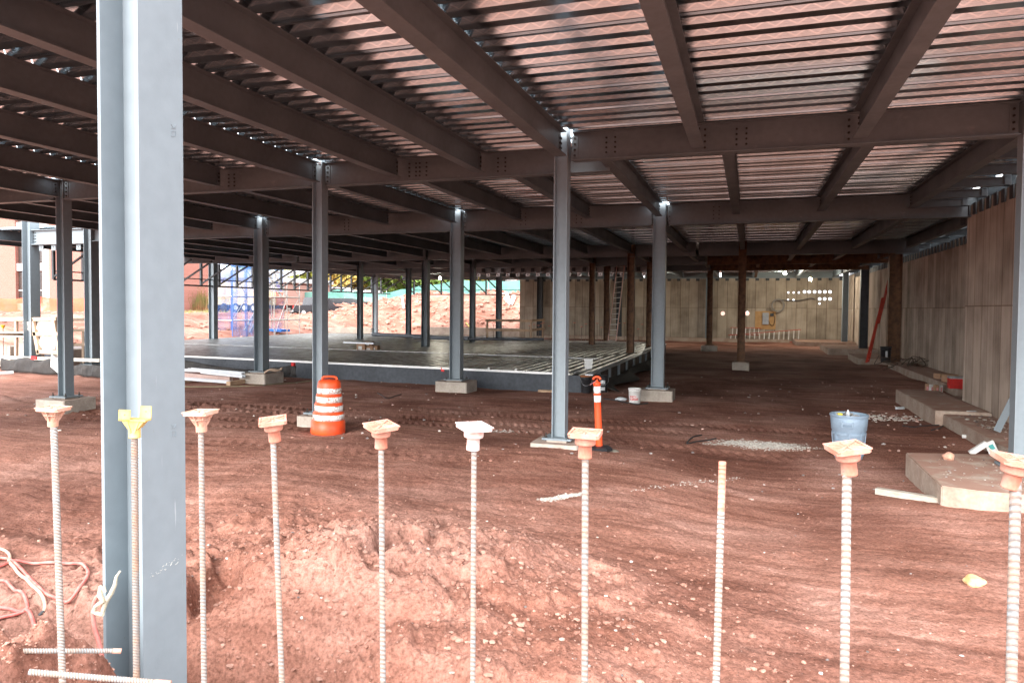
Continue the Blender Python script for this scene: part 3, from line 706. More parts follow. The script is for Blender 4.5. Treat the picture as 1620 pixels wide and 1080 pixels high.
slab('footing_ledge', 'low shadowed footing ledge along the recessed side wall', [(5.35,20.6),(6.34,20.6),(6.34,32.2),(5.35,32.2)], -.5, -.02, CONCD)
slab('footing_ledge', 'broad low footing under the red ladder', [(4.5,33.8),(6.36,33.8),(6.36,37.4),(4.5,37.4)], -.5, -.0, CONCD)
slab('footing_ledge', 'footing step in front of the far dark wall column', [(4.0,41.0),(6.36,41.0),(6.36,46.0),(4.0,46.0)], -.5, .04, CONCD)
slab('footing_ledge', 'footing block in the far right corner', [(2.9,49.0),(6.36,49.0),(6.36,53.8),(2.9,53.8)], -.5, .04, CONCD)
slab('footing_ledge', 'thin footing strip at the foot of the far back wall', [(-15,53.2),(2.7,53.2),(2.7,53.98),(-15,53.98)], -.5, -.02, CONCD)
slab('angled_slab', 'angular pale concrete slab under the right column with a reddish stone on it', [(2.12,11.25),(2.11,9.24),(2.45,9.12),(4.6,9.0),(4.6,11.9)], -.55, .07, CONCD)
# low walls beyond the platform
slab('low_wall', 'low concrete kerb wall before the red bank, right piece', [(-25.9,54.6),(-16.9,54.6),(-16.9,54.9),(-25.9,54.9)], -.4, .42, CONC, 'wall')
slab('low_wall', 'low concrete kerb wall before the red bank, left piece by the outer column', [(-32.6,47.2),(-27.5,49.2),(-27.5,49.5),(-32.6,47.5)], -.4, .42, CONC, 'wall')
# foundation wall carrying the dowels, and the bank side
slab('foundation_wall', 'concrete foundation wall in the trench carrying the rebar dowels', [(-7.5,1.76),(3.6,1.76),(3.6,2.12),(-7.5,2.12)], -1.05, .28, CONC, 'wall')
slab('concrete_footing', 'footing in the trench under the near pale column', [(-3.2,2.2),(-2.2,2.2),(-2.2,3.1),(-3.2,3.1)], -1.05, -.23, CONC)

# ------------------------------------------------------------------ deck platform
PF = [(-4.0,19.0),(-27.8,21.3)]
t = thing('deck_platform', 'raised floor platform of ribbed metal deck with dark waterproofed edge', 'platform', (0,0,0))
PLM = mat('trodden galvanised deck', (.36,.365,.365), .36, .5, .15, 2.5, col2=(.20,.18,.165), bump=.15, bscale=8)
mb = MB()
def pfy(x): return 19.0 + (-4.0-x)*(2.3/23.8)
x = -4.05; prof = [(0,0),(.16,0),(.19,-.07),(.275,-.07),(.305,0)]
while x > -27.7:
    ya = pfy(x)+.06; yb2 = 37.4 if x > -13 else 41.8
    vs_ = [(x-p[0], yy, .25+p[1]) for p in prof for yy in (ya, yb2)]
    mb.add(vs_, [(2*i, 2*i+1, 2*i+3, 2*i+2) for i in range(4)]); x -= .305
mb.build('metal_decking', PLM, t)
MEMB = mat('dark blue grey waterproofing', (.042,.048,.058), .6, 0, .2, 1.2, col2=(.062,.070,.082), bump=.3, bscale=6)
mb = MB(); n = 40
for i in range(n):
    xa, xb = -4.0-23.8*i/n, -4.0-23.8*(i+1)/n; ya, yb2 = pfy(xa), pfy(xb)
    mb.add([(xa,ya,-.5),(xb,yb2,-.5),(xb,yb2,.23),(xa,ya,.23),(xa,ya+.05,-.5),(xb,yb2+.05,-.5),(xb,yb2+.05,.23),(xa,ya+.05,.23)], [(0,1,2,3),(7,6,5,4),(3,2,6,7)])
mb.build('edge_panel', MEMB, t)
GE = mat('bright galvanised edge angle', (.80,.80,.78), .35, .35, .06, 2)
mb = MB(); mb.bar((-4.6,pfy(-4.6)-.012,.262),(-27.8,21.3-.012,.262),.05,.06); mb.build('edge_angle', GE, t)
mb = MB(); mb.box(-4.0,-4.04,19.0,37.4,-.45,.22); mb.build('side_panel', mat('dark brown side boards', (.075,.055,.045), .8, 0, .2, 1.5, col2=(.05,.038,.032)), t)
for k in range(11):
    mb = MB(); y_ = 19.9+1.62*k; mb.box(-4.0,-3.93,y_,y_+.13,-.40,.245); mb.build('side_post', STEEL, t)
mb = MB(); mb.box(-4.16,-3.95,19.0,37.4,.25,.275); mb.build('side_angle', GALV, t)
mb = MB(); mb.bar((-4.9,25.1,.275),(-27.4,27.2,.275),.05,.03); mb.build('splice_strip', PLM, t)
mb = MB(); mb.box(-13.0,-4.2,37.45,37.9,.15,.33); mb.build('pale_edge_strip', CONC, t)
mb = MB(); mb.box(-27.7,-13.2,41.9,42.1,.1,.29); mb.build('back_edge_angle', CONC, t)
# ------------------------------------------------------------------ rebar dowels of the foreground
def rebar_mat(name, c1, c2, c3):
    m_ = mat(name, c1, .75, .15, .12, 9, col2=c2, bump=.3, bscale=120, mixlo=.42, mixhi=.60); return m_
RB_GREY = rebar_mat('rebar grey with rust edges', (.23,.24,.245), (.32,.235,.18), None)
RB_PALE = rebar_mat('pale dusty rebar', (.32,.325,.32), (.35,.28,.235), None)
RB_DARK = rebar_mat('bare dark rebar', (.21,.20,.19), (.27,.17,.12), None)
RB_ORTIP = mat('orange sprayed rebar tip', (.46,.19,.13), .7, 0, .1, 20, col2=(.40,.26,.21), bump=.2)
def rebar_bar(mb, p0, p1, r, sp, tilt=.35, n=14, rib=.0013, mi=0):
    """deformed bar: raised slanting ribs round a round core with two long seams"""
    p0, p1 = Vector(p0), Vector(p1); L_ = (p1-p0).length; ax = (p1-p0).normalized()
    t_ = Vector((0,1,0)) if abs(ax.y) < .9 else Vector((1,0,0)); a = ax.cross(t_).normalized(); b = ax.cross(a)
    prof = [(0,0),(.30,0),(.42,1),(.58,1),(.70,0)]
    zs = []; k = 0
    while k*sp < L_:
        for f, h in prof:
            if k*sp+f*sp < L_: zs.append((k*sp+f*sp, h))
        k += 1
    zs.append((L_, 0)); vs_ = []; fs = []
    for z, h in zs:
        for i in range(n):
            an = 2*math.pi*i/n; seam = 1.0 if i in (0, n//2) else 0
            rr = r + rib*max(h*(0 if seam else 1), seam*.6)
            zz = min(max(z + (tilt*r*math.sin(an)*2 if 0 < z < L_-.02 else 0), 0), L_)
            vs_.append(p0 + ax*zz + (a*math.cos(an)+b*math.sin(an))*rr)
    mb.add(vs_, [], True); o_ = len(mb.v)-len(vs_)
    for j in range(len(zs)-1):
        for i in range(n):
            mb.f.append([o_+j*n+i, o_+j*n+(i+1)%n, o_+(j+1)*n+(i+1)%n, o_+(j+1)*n+i]); mb.sm.append(True); mb.mi.append(1 if zs[j][1]+zs[j+1][1] > 0 else 0)
    mb.cur = 0; mb.add(vs_[-n:], [list(range(n))]); mb.add(vs_[:n], [list(range(n))[::-1]])
CAP_A = mat('faded orange cap plastic', (.46,.165,.11), .6, 0, .10, 18, col2=(.42,.24,.185), bump=.12, bscale=90)
CAP_B = mat('pale orange cap plastic', (.46,.24,.165), .6, 0, .08, 18, col2=(.46,.30,.235), bump=.12, bscale=90)
CAP_W = mat('bleached white cap plastic', (.66,.58,.56), .55, 0, .05, 18, col2=(.58,.38,.34), bump=.1, bscale=90)
CAP_Y = mat('yellow ochre cap plastic', (.58,.39,.09), .55, 0, .06, 12, col2=(.60,.46,.20), bump=.1, bscale=90)
RIBM = mat('rusty rib edges', (.24,.165,.125), .8, .1, .2, 14, col2=(.17,.15,.14))
def square_cap(t, z, mt, rz, tilt, style, s=.0425):
    """safety cap: square plate with raised star and rim on a stepped or ribbed collar"""
    th = bpy.data.objects.new('safety_cap', None); mb = MB()
    P_ = [(-s,-s),(s,-s),(s,s),(-s,s)]
    c = .008; poly = [(-s+c,-s),(s-c,-s),(s,-s+c),(s,s-c),(s-c,s),(-s+c,s),(-s,s-c),(-s,-s+c)]
    mb.prism(poly, .0, .009)
    for a0, a1, b0, b1 in ((-s,s,-s,-s+.006),(-s,s,s-.006,s),(-s,-s+.006,-s+.006,s-.006),(s-.006,s,-s+.006,s-.006)): mb.box(a0, a1, b0, b1, .009, .0125)
    for k in range(4):
        an = math.pi/4+k*math.pi/2; d = Vector((math.cos(an), math.sin(an), 0)); mb.bar(d*.008+Vector((0,0,.0108)), d*.047+Vector((0,0,.0108)), .007, .0035)
    for k in range(4):
        an = k*math.pi/2; d = Vector((math.cos(an), math.sin(an), 0)); mb.bar(d*.008+Vector((0,0,.0106)), d*.034+Vector((0,0,.0106)), .005, .003)
    if style == 'ribbed':
        mb.lathe([(.0175,-.058),(.0185,-.03),(.024,-.012),(.036,0)], 20)
        mb.lathe([(.0175,-.058),(.0155,-.058),(.0155,-.02)], 20)
        for k in range(8):
            an = k*math.pi/4; d = Vector((math.cos(an), math.sin(an), 0))
            a = d.cross(Vector((0,0,1)))*.0012
            q = [d*.017+Vector((0,0,-.04)), d*.022+Vector((0,0,-.034)), d*.041, d*.02]
            mb.add([v+a for v in q]+[v-a for v in q], [(0,1,2,3),(7,6,5,4),(0,4,5,1),(1,5,6,2)])
        mb.lathe([(.0235,-.017),(.031,-.017),(.031,-.0145),(.0235,-.0145)], 20)
    else:
        mb.lathe([(.0155,-.062),(.0195,-.062),(.0195,-.058),(.0185,-.026),(.0275,-.024),(.029,-.020),(.0295,-.004),(.034,0)], 24)
        mb.lathe([(.0155,-.062),(.0155,-.02)], 20)
    o = mb.build('safety_cap', mt, t, (0,0,z)); o.rotation_euler = (tilt[0], tilt[1], rz)
    bpy.data.objects.remove(th); return o
# (top px, top py, foot px at the frame bottom, radius, rib spacing, material, cap, cap turn, cap tilt, cap style, label)
RB = [
 (85,668,99,.0112,.0118,RB_PALE,CAP_B,.25,(.0,.05),'ribbed','leftmost upright rebar, bleached pale, orange square cap with ribbed collar'),
 (318,676,323,.0088,.0120,RB_GREY,CAP_B,.12,(.02,-.03),'ribbed','slim rebar just right of the near column with pale orange ribbed cap'),
 (432,690,446,.0088,.0130,RB_GREY,CAP_A,.62,(.10,-.10),'step','leaning rebar left of the traffic drum with tilted orange cap'),
 (603,700,606,.0084,.0140,RB_GREY,CAP_A,.95,(.12,-.06),'step','thin rebar right of the traffic drum with star-topped orange cap'),
 (750,702,748,.0074,.0135,RB_GREY,CAP_W,.80,(.08,.03),'step','rebar with a bleached white square cap in front of the middle footing'),
 (926,714,925,.0088,.0150,RB_GREY,CAP_A,.05,(.05,.02),'step','rebar in front of the orange post with a level orange cap'),
 (1340,740,1336,.0103,.0165,RB_PALE,CAP_A,.32,(.07,-.14),'step','thick leaning rebar before the grey trash can with skewed orange cap'),
 (1607,762,1600,.0112,.0165,RB_GREY,CAP_A,.15,(.10,.16),'step','rebar at the right frame edge with orange cap, before the angular slab'),
]
Yr = 1.95
for px, py, px2, r, sp, mt_, cm, crz, ct, st_, lab in RB:
    a = at(px, py, Y=Yr); b_ = at(px2, 1080, Y=Yr); d = (a-b_)/(a.z-b_.z); foot = a - d*(a.z-.22)
    t = thing('rebar_dowel', lab, 'rebar', foot, 0, 'capped rebar dowels in the foreground')
    mb = MB(); rebar_bar(mb, (0,0,0), a-foot+d*.02, r, sp); mb.build('bar', [mt_, RIBM], t)
    c = square_cap(t, 0, cm, crz, ct, st_); c.location = a-foot+Vector((0,0,.044))
# bare rebar
a = at(1143,730,Y=Yr); b_ = at(1133,1080,Y=Yr); d = (a-b_)/(a.z-b_.z); foot = a-d*(a.z-.22)
t = thing('rebar_dowel', 'uncapped rebar with an orange sprayed tip, leaning slightly', 'rebar', foot)
mb = MB(); rebar_bar(mb, (0,0,0), a-foot-d*.13, .0086, .0130); mb.build('bar', [RB_PALE, RIBM], t)
mb = MB(); rebar_bar(mb, a-foot-d*.13, a-foot, .0088, .0130); mb.build('painted_tip', [RB_ORTIP, RB_ORTIP], t)
# yellow forked cap rebar
a = at(213,692,Y=Yr); b_ = at(216,1075,Y=Yr); d = (a-b_)/(a.z-b_.z); foot = a-d*(a.z-.22)
t = thing('rebar_dowel', 'rebar in front of the near column with a pale yellow forked cap', 'rebar', foot)
mb = MB(); rebar_bar(mb, (0,0,0), a-foot+d*.02, .0104, .0100); mb.build('bar', [RB_DARK, RIBM], t)
mb = MB()
mb.lathe([(.0155,0),(.0195,0),(.0195,.004),(.018,.035)], 20)
q0 = [(-.018,-.018),(.018,-.018),(.018,.018),(-.018,.018)]; q1 = [(-.042,-.019),(.042,-.019),(.042,.019),(-.042,.019)]
mb.add([(x,y,.034) for x,y in q0]+[(x,y,.066) for x,y in q1], [(0,1,5,4),(1,2,6,5),(2,3,7,6),(3,0,4,7),(4,5,6,7),(3,2,1,0)])
mb.box(-.046,-.008,-.023,-.019,.060,.098); mb.box(.004,.044,.019,.023,.060,.108)
mb.box(-.046,.044,-.023,.023,.060,.066)
for s_ in (-1,1): mb.bar((s_*.006,-.0195,.02),(s_*.02,-.0195,.06),.003,.006)
o = mb.build('forked_cap', CAP_Y, t, a-foot); o.rotation_euler = (0,.05,.35)
mb = MB(); mb.cyl((-.026,-.0245,.082),(-.026,-.0228,.082),.002,n=8); mb.cyl((.026,.0165,.09),(.026,.0188,.09),.002,n=8)
o2 = mb.build('nail_holes', DARKST, o)
# horizontal bars at the lower left
a, b_ = at(50,1029,Y=1.93), at(192,1029,Y=2.12)
t = thing('rebar_stub', 'upper horizontal rebar poking from the bank, orange painted tip', 'rebar', a)
mb = MB(); d = (b_-a); rebar_bar(mb, -d*.25, d*.9, .0085, .009); mb.build('bar', [RB_GREY, RIBM], t)
mb = MB(); mb.cyl(d*.9, d, .0098, n=14); mb.build('painted_tip', RB_ORTIP, t)
a, b_ = at(92,1066,Y=1.72), at(270,1081,Y=1.86)
t = thing('rebar_stub', 'lower horizontal rebar poking from the bank at the frame bottom', 'rebar', a)
mb = MB(); d = (b_-a); rebar_bar(mb, -d*.25, d*.86, .0092, .009); mb.build('bar', [RB_GREY, RIBM], t)
mb = MB(); mb.cyl(d*.86, d, .0105, n=14); mb.build('painted_tip', RB_ORTIP, t)
# welding earth clamp biting the column flange, with its red lead
CLM = mat('weathered cream clamp metal', (.62,.55,.42), .6, .1, .18, 20, col2=(.42,.38,.30), bump=.2)
REDH = mat('dusty red rubber hose', (.55,.13,.11), .6, 0, .08, 12, col2=(.62,.26,.22))
BEIH = mat('dusty beige hose', (.66,.45,.34), .7, 0, .08, 12, col2=(.60,.38,.28))
Yk = 2.46
def kp(x, y, dy=0): return at(x, y, Y=Yk+dy)
t = thing('earth_clamp', 'cream metal earth clamp biting the near column flange', 'clamp', kp(163,930))
O_ = kp(163,930)
mb = MB(); mb.tube([kp(x,y)-O_ for x,y in ((190,903),(184,912),(182,925),(176,938),(168,950),(164,962),(162,970))], [.004,.006,.009,.011,.012,.010,.009], 8); mb.build('long_jaw', CLM, t)
mb = MB(); mb.tube([kp(x,y,-.02)-O_ for x,y in ((160,930),(158,941),(163,950),(152,958),(147,967),(154,970),(163,972))], [.012,.013,.010,.009,.009,.009,.009], 8); mb.build('short_jaw', CLM, t)
mb = MB(); mb.tube([kp(x,y,-.02)-O_ for x,y in ((158,926),(161,932),(164,928),(166,936))], .008, 7); mb.build('spring', CLM, t)
mb = MB(); mb.tube([kp(x,y)-O_ for x,y in ((154,942),(149,952),(147,970),(149,990),(155,1010),(160,1030),(163,1050),(161,1075),(158,1110),(150,1150))], .0095, 8); mb.build('red_lead', REDH, t)
# hoses lying at the lower left
def smooth(pts, k=6):
    pts = [Vector(p) for p in pts]; out = []
    for i in range(len(pts)-1):
        p0, p1, p2, p3 = pts[max(i-1,0)], pts[i], pts[i+1], pts[min(i+2,len(pts)-1)]
        for j in range(k):
            u = j/k; out.append(.5*((2*p1)+(-p0+p2)*u+(2*p0-5*p1+4*p2-p3)*u*u+(-p0+3*p1-3*p2+p3)*u**3))
    out.append(pts[-1]); return out
def hose(label, px, r, mt_, name='hose', extra=None):
    pts = smooth([gsm(x, y) for x, y in px], 10); gz = [ground_z(p.x, p.y) for p in pts]; n_ = len(pts)
    mx_ = [max(gz[max(0,i-3):i+4]) for i in range(n_)]
    pts = [Vector((p.x, p.y, sum(mx_[max(0,i-4):i+5])/len(mx_[max(0,i-4):i+5]) + r*.6)) for i, p in enumerate(pts)]
    o0 = pts[0].copy(); t = thing(name, label, 'hose', o0)
    mb = MB(); mb.tube([p-o0 for p in pts], r, 10); mb.build('tube', mt_, t)
    if extra: mb = MB(); d = (pts[-1]-pts[-3]).normalized(); mb.cyl(pts[-1]-o0-d*.02, pts[-1]-o0+d*.07, r*1.1, r*.7, 10); mb.build('fitting', DARKST, t)
    return t
hose('red hose looping widest to the right on the soil', [(-40,915),(0,905),(20,898),(50,894),(85,896),(120,903),(138,918),(137,932),(120,944),(98,948),(75,944),(55,928),(30,905),(5,888),(-30,880)], .0115, REDH)
hose('beige hose with a dark metal fitting on its end', [(-30,868),(0,872),(14,878),(16,890),(15,898),(25,908),(40,920),(52,930),(62,940),(70,956),(71,968),(66,974)], .0115, BEIH, extra=1)
hose('red hose curling down past the horizontal bars', [(-40,962),(-5,966),(15,972),(32,978),(46,990),(55,1004),(60,1014)], .013, REDH)
hose('red hose loop at the left frame edge', [(-30,915),(0,922),(18,930),(32,942),(42,962),(43,978),(34,990),(10,996),(-30,1002)], .0115, REDH)
# "OK" stamped raised on the near flange and scrape marks
mb = MB(); fx_ = -2.56+.001
def flm(px, py):
    p = at(px, py, X=fx_); return p
strokes = [((271,216),(278,215)),((278,215),(278,208)),((278,208),(271,208)),((271,208),(271,216)),((271,203),(278,203)),((274.5,203),(271,197)),((274.5,203),(278,197))]
for dy_ in (0, 474):
    for a_, b2 in strokes:
        p, q = flm(a_[0]+(.6 if dy_ else 0), a_[1]+dy_), flm(b2[0]+(.6 if dy_ else 0), b2[1]+dy_); mb.bar(p, q, .0022, .003, up=(1,0,0))
o = mb.build('stamped_mark', STEEL, None)
o.parent = near; o.matrix_parent_inverse = near.matrix_basis.inverted() if False else Matrix.Translation(-near.location)
SCR = mat('pale scrape', (.62,.60,.55), .8, 0, .1, 60)
mb = MB()
for k in range(46):
    u = k/45; px_ = 236+56*u; py_ = 913-34*u + rnd.uniform(-5,5)
    if rnd.random() < .35: continue
    p = flm(px_, py_); s_ = rnd.uniform(.001,.004); a = rnd.uniform(-.6,.9)
    mb.obox(p, (.0006,0,0), (0,s_*math.cos(a)*1.8,s_*math.sin(a)*1.8), (0,-s_*.3*math.sin(a),s_*.3*math.cos(a)))
o = mb.build('scraped_paint', SCR, None); o.parent = near; o.matrix_parent_inverse = Matrix.Translation(-near.location)
# ------------------------------------------------------------------ loose objects on the site floor
def lp(px, py, pz=0):
    p = gp(px, py); p.z += pz; return p
# traffic drum
p = lp(519, 684, -.01)
t = thing('traffic_drum', 'orange traffic drum with four peeling white bands', 'traffic drum', p, .5)
t.rotation_euler = (.02, .03, .5)
S = 1.0
prof = [(.0,.0),(.285,.0),(.292,.03),(.285,.22),(.262,.235),(.262,.355),(.255,.36),(.255,.37),(.240,.385),(.240,.505),(.235,.51),(.233,.525),(.220,.54),(.220,.655),(.214,.66),(.212,.675),(.200,.69),(.200,.80),(.196,.81),(.195,.86),(.180,.90),(.14,.925),(.0,.93)]
mb = MB(); mb.lathe(prof, 40); mb.build('body', ORANGE, t)
def peel_mat():
    m_ = bpy.data.materials.new('cracked white sheeting'); m_.use_nodes = True; nt = m_.node_tree; N = nt.nodes; L = nt.links; b = N['Principled BSDF']; b.inputs['Roughness'].default_value = .5
    tc = N.new('ShaderNodeTexCoord'); mp = N.new('ShaderNodeMapping'); mp.inputs['Scale'].default_value = (1,1,.8); L.new(tc.outputs['Object'], mp.inputs[0])
    vo = N.new('ShaderNodeTexVoronoi'); vo.feature = 'DISTANCE_TO_EDGE'; vo.inputs['Scale'].default_value = 26; L.new(mp.outputs[0], vo.inputs['Vector'])
    n = N.new('ShaderNodeTexNoise'); n.inputs['Scale'].default_value = 7; n.inputs['Detail'].default_value = 6; L.new(tc.outputs['Object'], n.inputs['Vector'])
    th = mathn(nt, 'MULTIPLY', mathn(nt, 'SUBTRACT', n.outputs[0], .40), .55)
    k = mathn(nt, 'LESS_THAN', vo.outputs[0], th)
    mx = N.new('ShaderNodeMix'); mx.data_type = 'RGBA'; L.new(k, mx.inputs[0]); mx.inputs[6].default_value = (.78,.77,.74,1); mx.inputs[7].default_value = (.34,.16,.11,1); L.new(mx.outputs[2], b.inputs['Base Color']); return m_
PEEL = peel_mat()
for z0_, z1_, r in ((.245,.345,.2635),(.395,.495,.2415),(.548,.645,.2215),(.698,.79,.2015)):
    MB().lathe([(r-.001,z0_),(r+.0008,z0_),(r+.0008,z1_),(r-.001,z1_)], 40).build('reflective_band', PEEL, t)
mb = MB(); mb.tube(smooth([(-.12,0,.905),(-.115,0,.955),(-.06,0,.975),(.06,0,.975),(.115,0,.955),(.12,0,.905)]), .02, 8); mb.build('handle', ORANGE, t)
# delineator post
p = lp(948, 712)
t = thing('delineator_post', 'slim orange delineator post with two white bands and a T top', 'post', p); t.rotation_euler = (0, -.045, 0)
k_ = 1.0
mb = MB(); mb.lathe([(.0,.0),(.20,.0),(.205,.03),(.17,.06),(.06,.075),(.0,.075)], 8, smooth=False); mb.build('rubber_base', BLACKP, t)
mb = MB(); mb.lathe([(.055,.06),(.052,.65),(.052,.84),(.056,.845),(.056,.86),(.05,.865),(.05,.985),(.058,.99),(.058,1.02),(.05,1.04),(.0,1.045)], 24); mb.build('tube', ORANGE, t)
for z0_, z1_ in ((.735,.835),(.872,.975)):
    MB().lathe([(.0525,z0_),(.0538,z0_),(.0538,z1_),(.0525,z1_)], 24).build('white_band', mat('white reflective sheeting', (.80,.80,.78), .4, 0, .03, 20), t)
mb = MB(); mb.lathe([(.02,1.04),(.018,1.075),(.0,1.075)], 12); mb.tube(smooth([(-.055,0,1.075),(-.045,0,1.10),(-.02,0,1.115),(.02,0,1.115),(.045,0,1.10),(.055,0,1.075)],4), .017, 8); mb.build('top_handle', ORANGE, t)
mb = MB(); mb.bar((-.01,-.03,1.055),(-.10,-.04,1.0), .02, .004); mb.build('ribbon', mat('pink ribbon', (.8,.35,.42), .6), t)
# trash can
CANM = mat('grey blue can plastic', (.235,.31,.39), .5, 0, .06, 4, col2=(.21,.275,.345), bump=.05)
p = lp(1342, 724)
t = thing('trash_can', 'large round grey blue trash can filled with rubbish', 'trash can', p, -.15); t.scale = (.84, .84, .95)
def canr(z): return .245 + (.315-.245)*z/.72
mb = MB(); mb.lathe([(0,.0),(.235,.0),(.243,.02),(canr(.46),.46),(canr(.47)+.012,.475),(canr(.65)+.012,.66),(canr(.66)+.006,.665),(.325,.69),(.335,.70),(.335,.722),(.325,.73),(.308,.725),(.30,.66),(.23,.03),(0,.03)], 48)
# moulded panels round the lower body
for k in range(8):
    a0 = k*math.pi/4+.08; a1 = a0+math.pi/4-.16; m8 = 6
    for za, zb_ in ((.06,.10),(.40,.44)):
        pts = [a0+(a1-a0)*i/m8 for i in range(m8+1)]
        for i in range(m8):
            vs_ = []
            for an in (pts[i], pts[i+1]):
                for zz, rr in ((za,.0),(za,.010),(zb_,.010),(zb_,.0)):
                    R1 = canr(zz)+rr; vs_.append((R1*math.cos(an), R1*math.sin(an), zz))
            mb.add(vs_, [(0,1,5,4),(1,2,6,5),(2,3,7,6)])
    for an in (a0, a1):
        d = Vector((math.cos(an), math.sin(an), 0)); mb.bar(d*(canr(.07)+.002)+Vector((0,0,.07)), d*(canr(.43)+.002)+Vector((0,0,.43)), .018, .018, up=(d.x,d.y,0))
mb.build('body', CANM, t)
for an in (-1.62, 1.5):
    d = Vector((math.cos(an), math.sin(an), 0)); w_ = Vector((-d.y, d.x, 0)); mb = MB(); R1 = canr(.6)
    for s_ in (-1, 1): mb.obox(d*(R1+.025)+w_*s_*.085+Vector((0,0,.58)), d*.028, w_*.012, Vector((0,0,.045)))
    mb.obox(d*(R1+.045)+Vector((0,0,.60)), d*.012, w_*.09, Vector((0,0,.016))); mb.obox(d*(R1+.028)+Vector((0,0,.545)), d*.026, w_*.09, Vector((0,0,.008)))
    mb.build('handle', CANM, t)
mb = MB(); mb.lathe([(0,.64),(.29,.62)], 20); 
for k in range(26):
    c = Vector((rnd.uniform(-.2,.2), rnd.uniform(-.2,.2), rnd.uniform(.63,.70))); mb.obox(c, Vector((rnd.uniform(.02,.06),rnd.uniform(-.02,.02),rnd.uniform(-.02,.03))), Vector((0,rnd.uniform(.02,.05),.01)), Vector((0,0,rnd.uniform(.008,.02))))
rb = mb.build('rubbish', mat('mixed rubbish', (.30,.28,.25), .8, 0, .4, 12, col2=(.55,.52,.48)), t)
mb = MB(); mb.lathe([(0,.66),(.032,.66),(.034,.75),(.012,.79),(.012,.80),(0,.80)], 12, c=(-.02,-.05,0)); mb.build('clear_bottle', mat('cloudy clear plastic', (.55,.58,.60), .2, 0, .1, 9), t)
mb = MB(); mb.box(-.19,-.11,-.08,-.02,.70,.735); mb.build('yellow_wrapper', mat('yellow wrapper', (.75,.6,.05), .5), t)
# buckets
def bucket(name, label, p, r, h, mt_, lid=None, print_=None, handle=True, group=None, tilt=0, cat='bucket', labels=()):
    t = thing(name, label, cat, p, rnd.uniform(-.2,.2), group)
    MB().lathe([(0,0),(r*.86,0),(r*.88,.01),(r*.97,h*.80),(r*1.03,h*.81),(r*1.03,h*.85),(r*.985,h*.86),(r*.99,h*.93),(r*1.05,h*.935),(r*1.06,h),(r*.96,h),(r*.93,h*.9)], 28).build('body', mt_, t)
    if lid: MB().lathe([(0,h+.006),(r*1.0,h+.006),(r*1.08,h+.0),(r*1.08,h-.025),(r*1.05,h-.025)], 28).build('lid', lid, t)
    if handle:
        mb = MB(); mb.tube(smooth([(r*1.05,0,h*.84),(r*1.02,-r*.5,h*.6),(r*.3,-r*1.04,h*.45),(-r*.5,-r*1.0,h*.52),(-r*1.05,0,h*.84)],5), .004, 6); mb.build('wire_handle', GALV, t)
    for z0_, z1_, a0, a1, m2 in labels:
        mb = MB(); k = 10; vs_ = []
        for i in range(k+1):
            an = a0+(a1-a0)*i/k
            for zz in (z0_, z1_):
                R1 = r*(.88+.09*zz/(h*.8))+.003; vs_.append((R1*math.cos(an), R1*math.sin(an), zz))
        mb.add(vs_, [(2*i,2*i+2,2*i+3,2*i+1) for i in range(k)]); mb.build('printed_label', m2, t)
    return t
REDP = mat('faded red print', (.62,.16,.15), .6, 0, .25, 40, col2=(.75,.5,.48), mixlo=.45, mixhi=.55)
GREYP = mat('grey small print', (.45,.43,.42), .6, 0, .3, 60, col2=(.72,.70,.68), mixlo=.48, mixhi=.52)
bucket('plastic_bucket', 'white bucket with faded red print beside the wide block footing', lp(1004, 638), .150, .37, WHITE, labels=((.16,.20,-2.4,-1.2,REDP),(.09,.145,-2.3,-.8,REDP),(.05,.075,-2.2,-1.3,GREYP)), handle=False)
WP = mat('white paper label', (.62,.64,.65), .6, 0, .25, 30, col2=(.35,.36,.37))
bucket('plastic_bucket', 'brown lidded black bucket at the platform corner, left one', lp(927,621), .150, .46, BLACKP, lid=mat('rusty orange lid', (.35,.13,.05), .7, 0, .2, 12), group='black buckets at the platform corner')
bucket('plastic_bucket', 'black bucket at the platform corner, the rear middle one', lp(939,614), .150, .46, BLACKP, lid=BLACKP, group='black buckets at the platform corner')
bucket('plastic_bucket', 'black bucket at the platform corner with two pale stickers', lp(953,620), .150, .46, BLACKP, lid=BLACKP, group='black buckets at the platform corner', labels=((.24,.33,-1.9,-1.0,WP),(.06,.15,-1.9,-1.0,WP)))
p = at(931,583,Z=.27)
t = thing('square_pail', 'white square pail standing on the platform edge', 'pail', p, .2)
mb = MB(); mb.add([(-.105,-.105,0),(.105,-.105,0),(.105,.105,0),(-.105,.105,0),(-.125,-.125,.25),(.125,-.125,.25),(.125,.125,.25),(-.125,.125,.25)], [(0,1,5,4),(1,2,6,5),(2,3,7,6),(3,0,4,7),(3,2,1,0)]); mb.build('body', WHITE, t)
MB().box(-.135,.135,-.135,.135,.25,.30).build('lid', WHITE, t)
bucket('black_container', 'black container with white sticker on the ledge by the rusty wall column', at(1401,573,Z=.0)+Vector((0,0,.0)), .20, .62, BLACKP, lid=BLACKP, handle=False, cat='container', labels=((.2,.45,-1.6,-1.2,WP),))
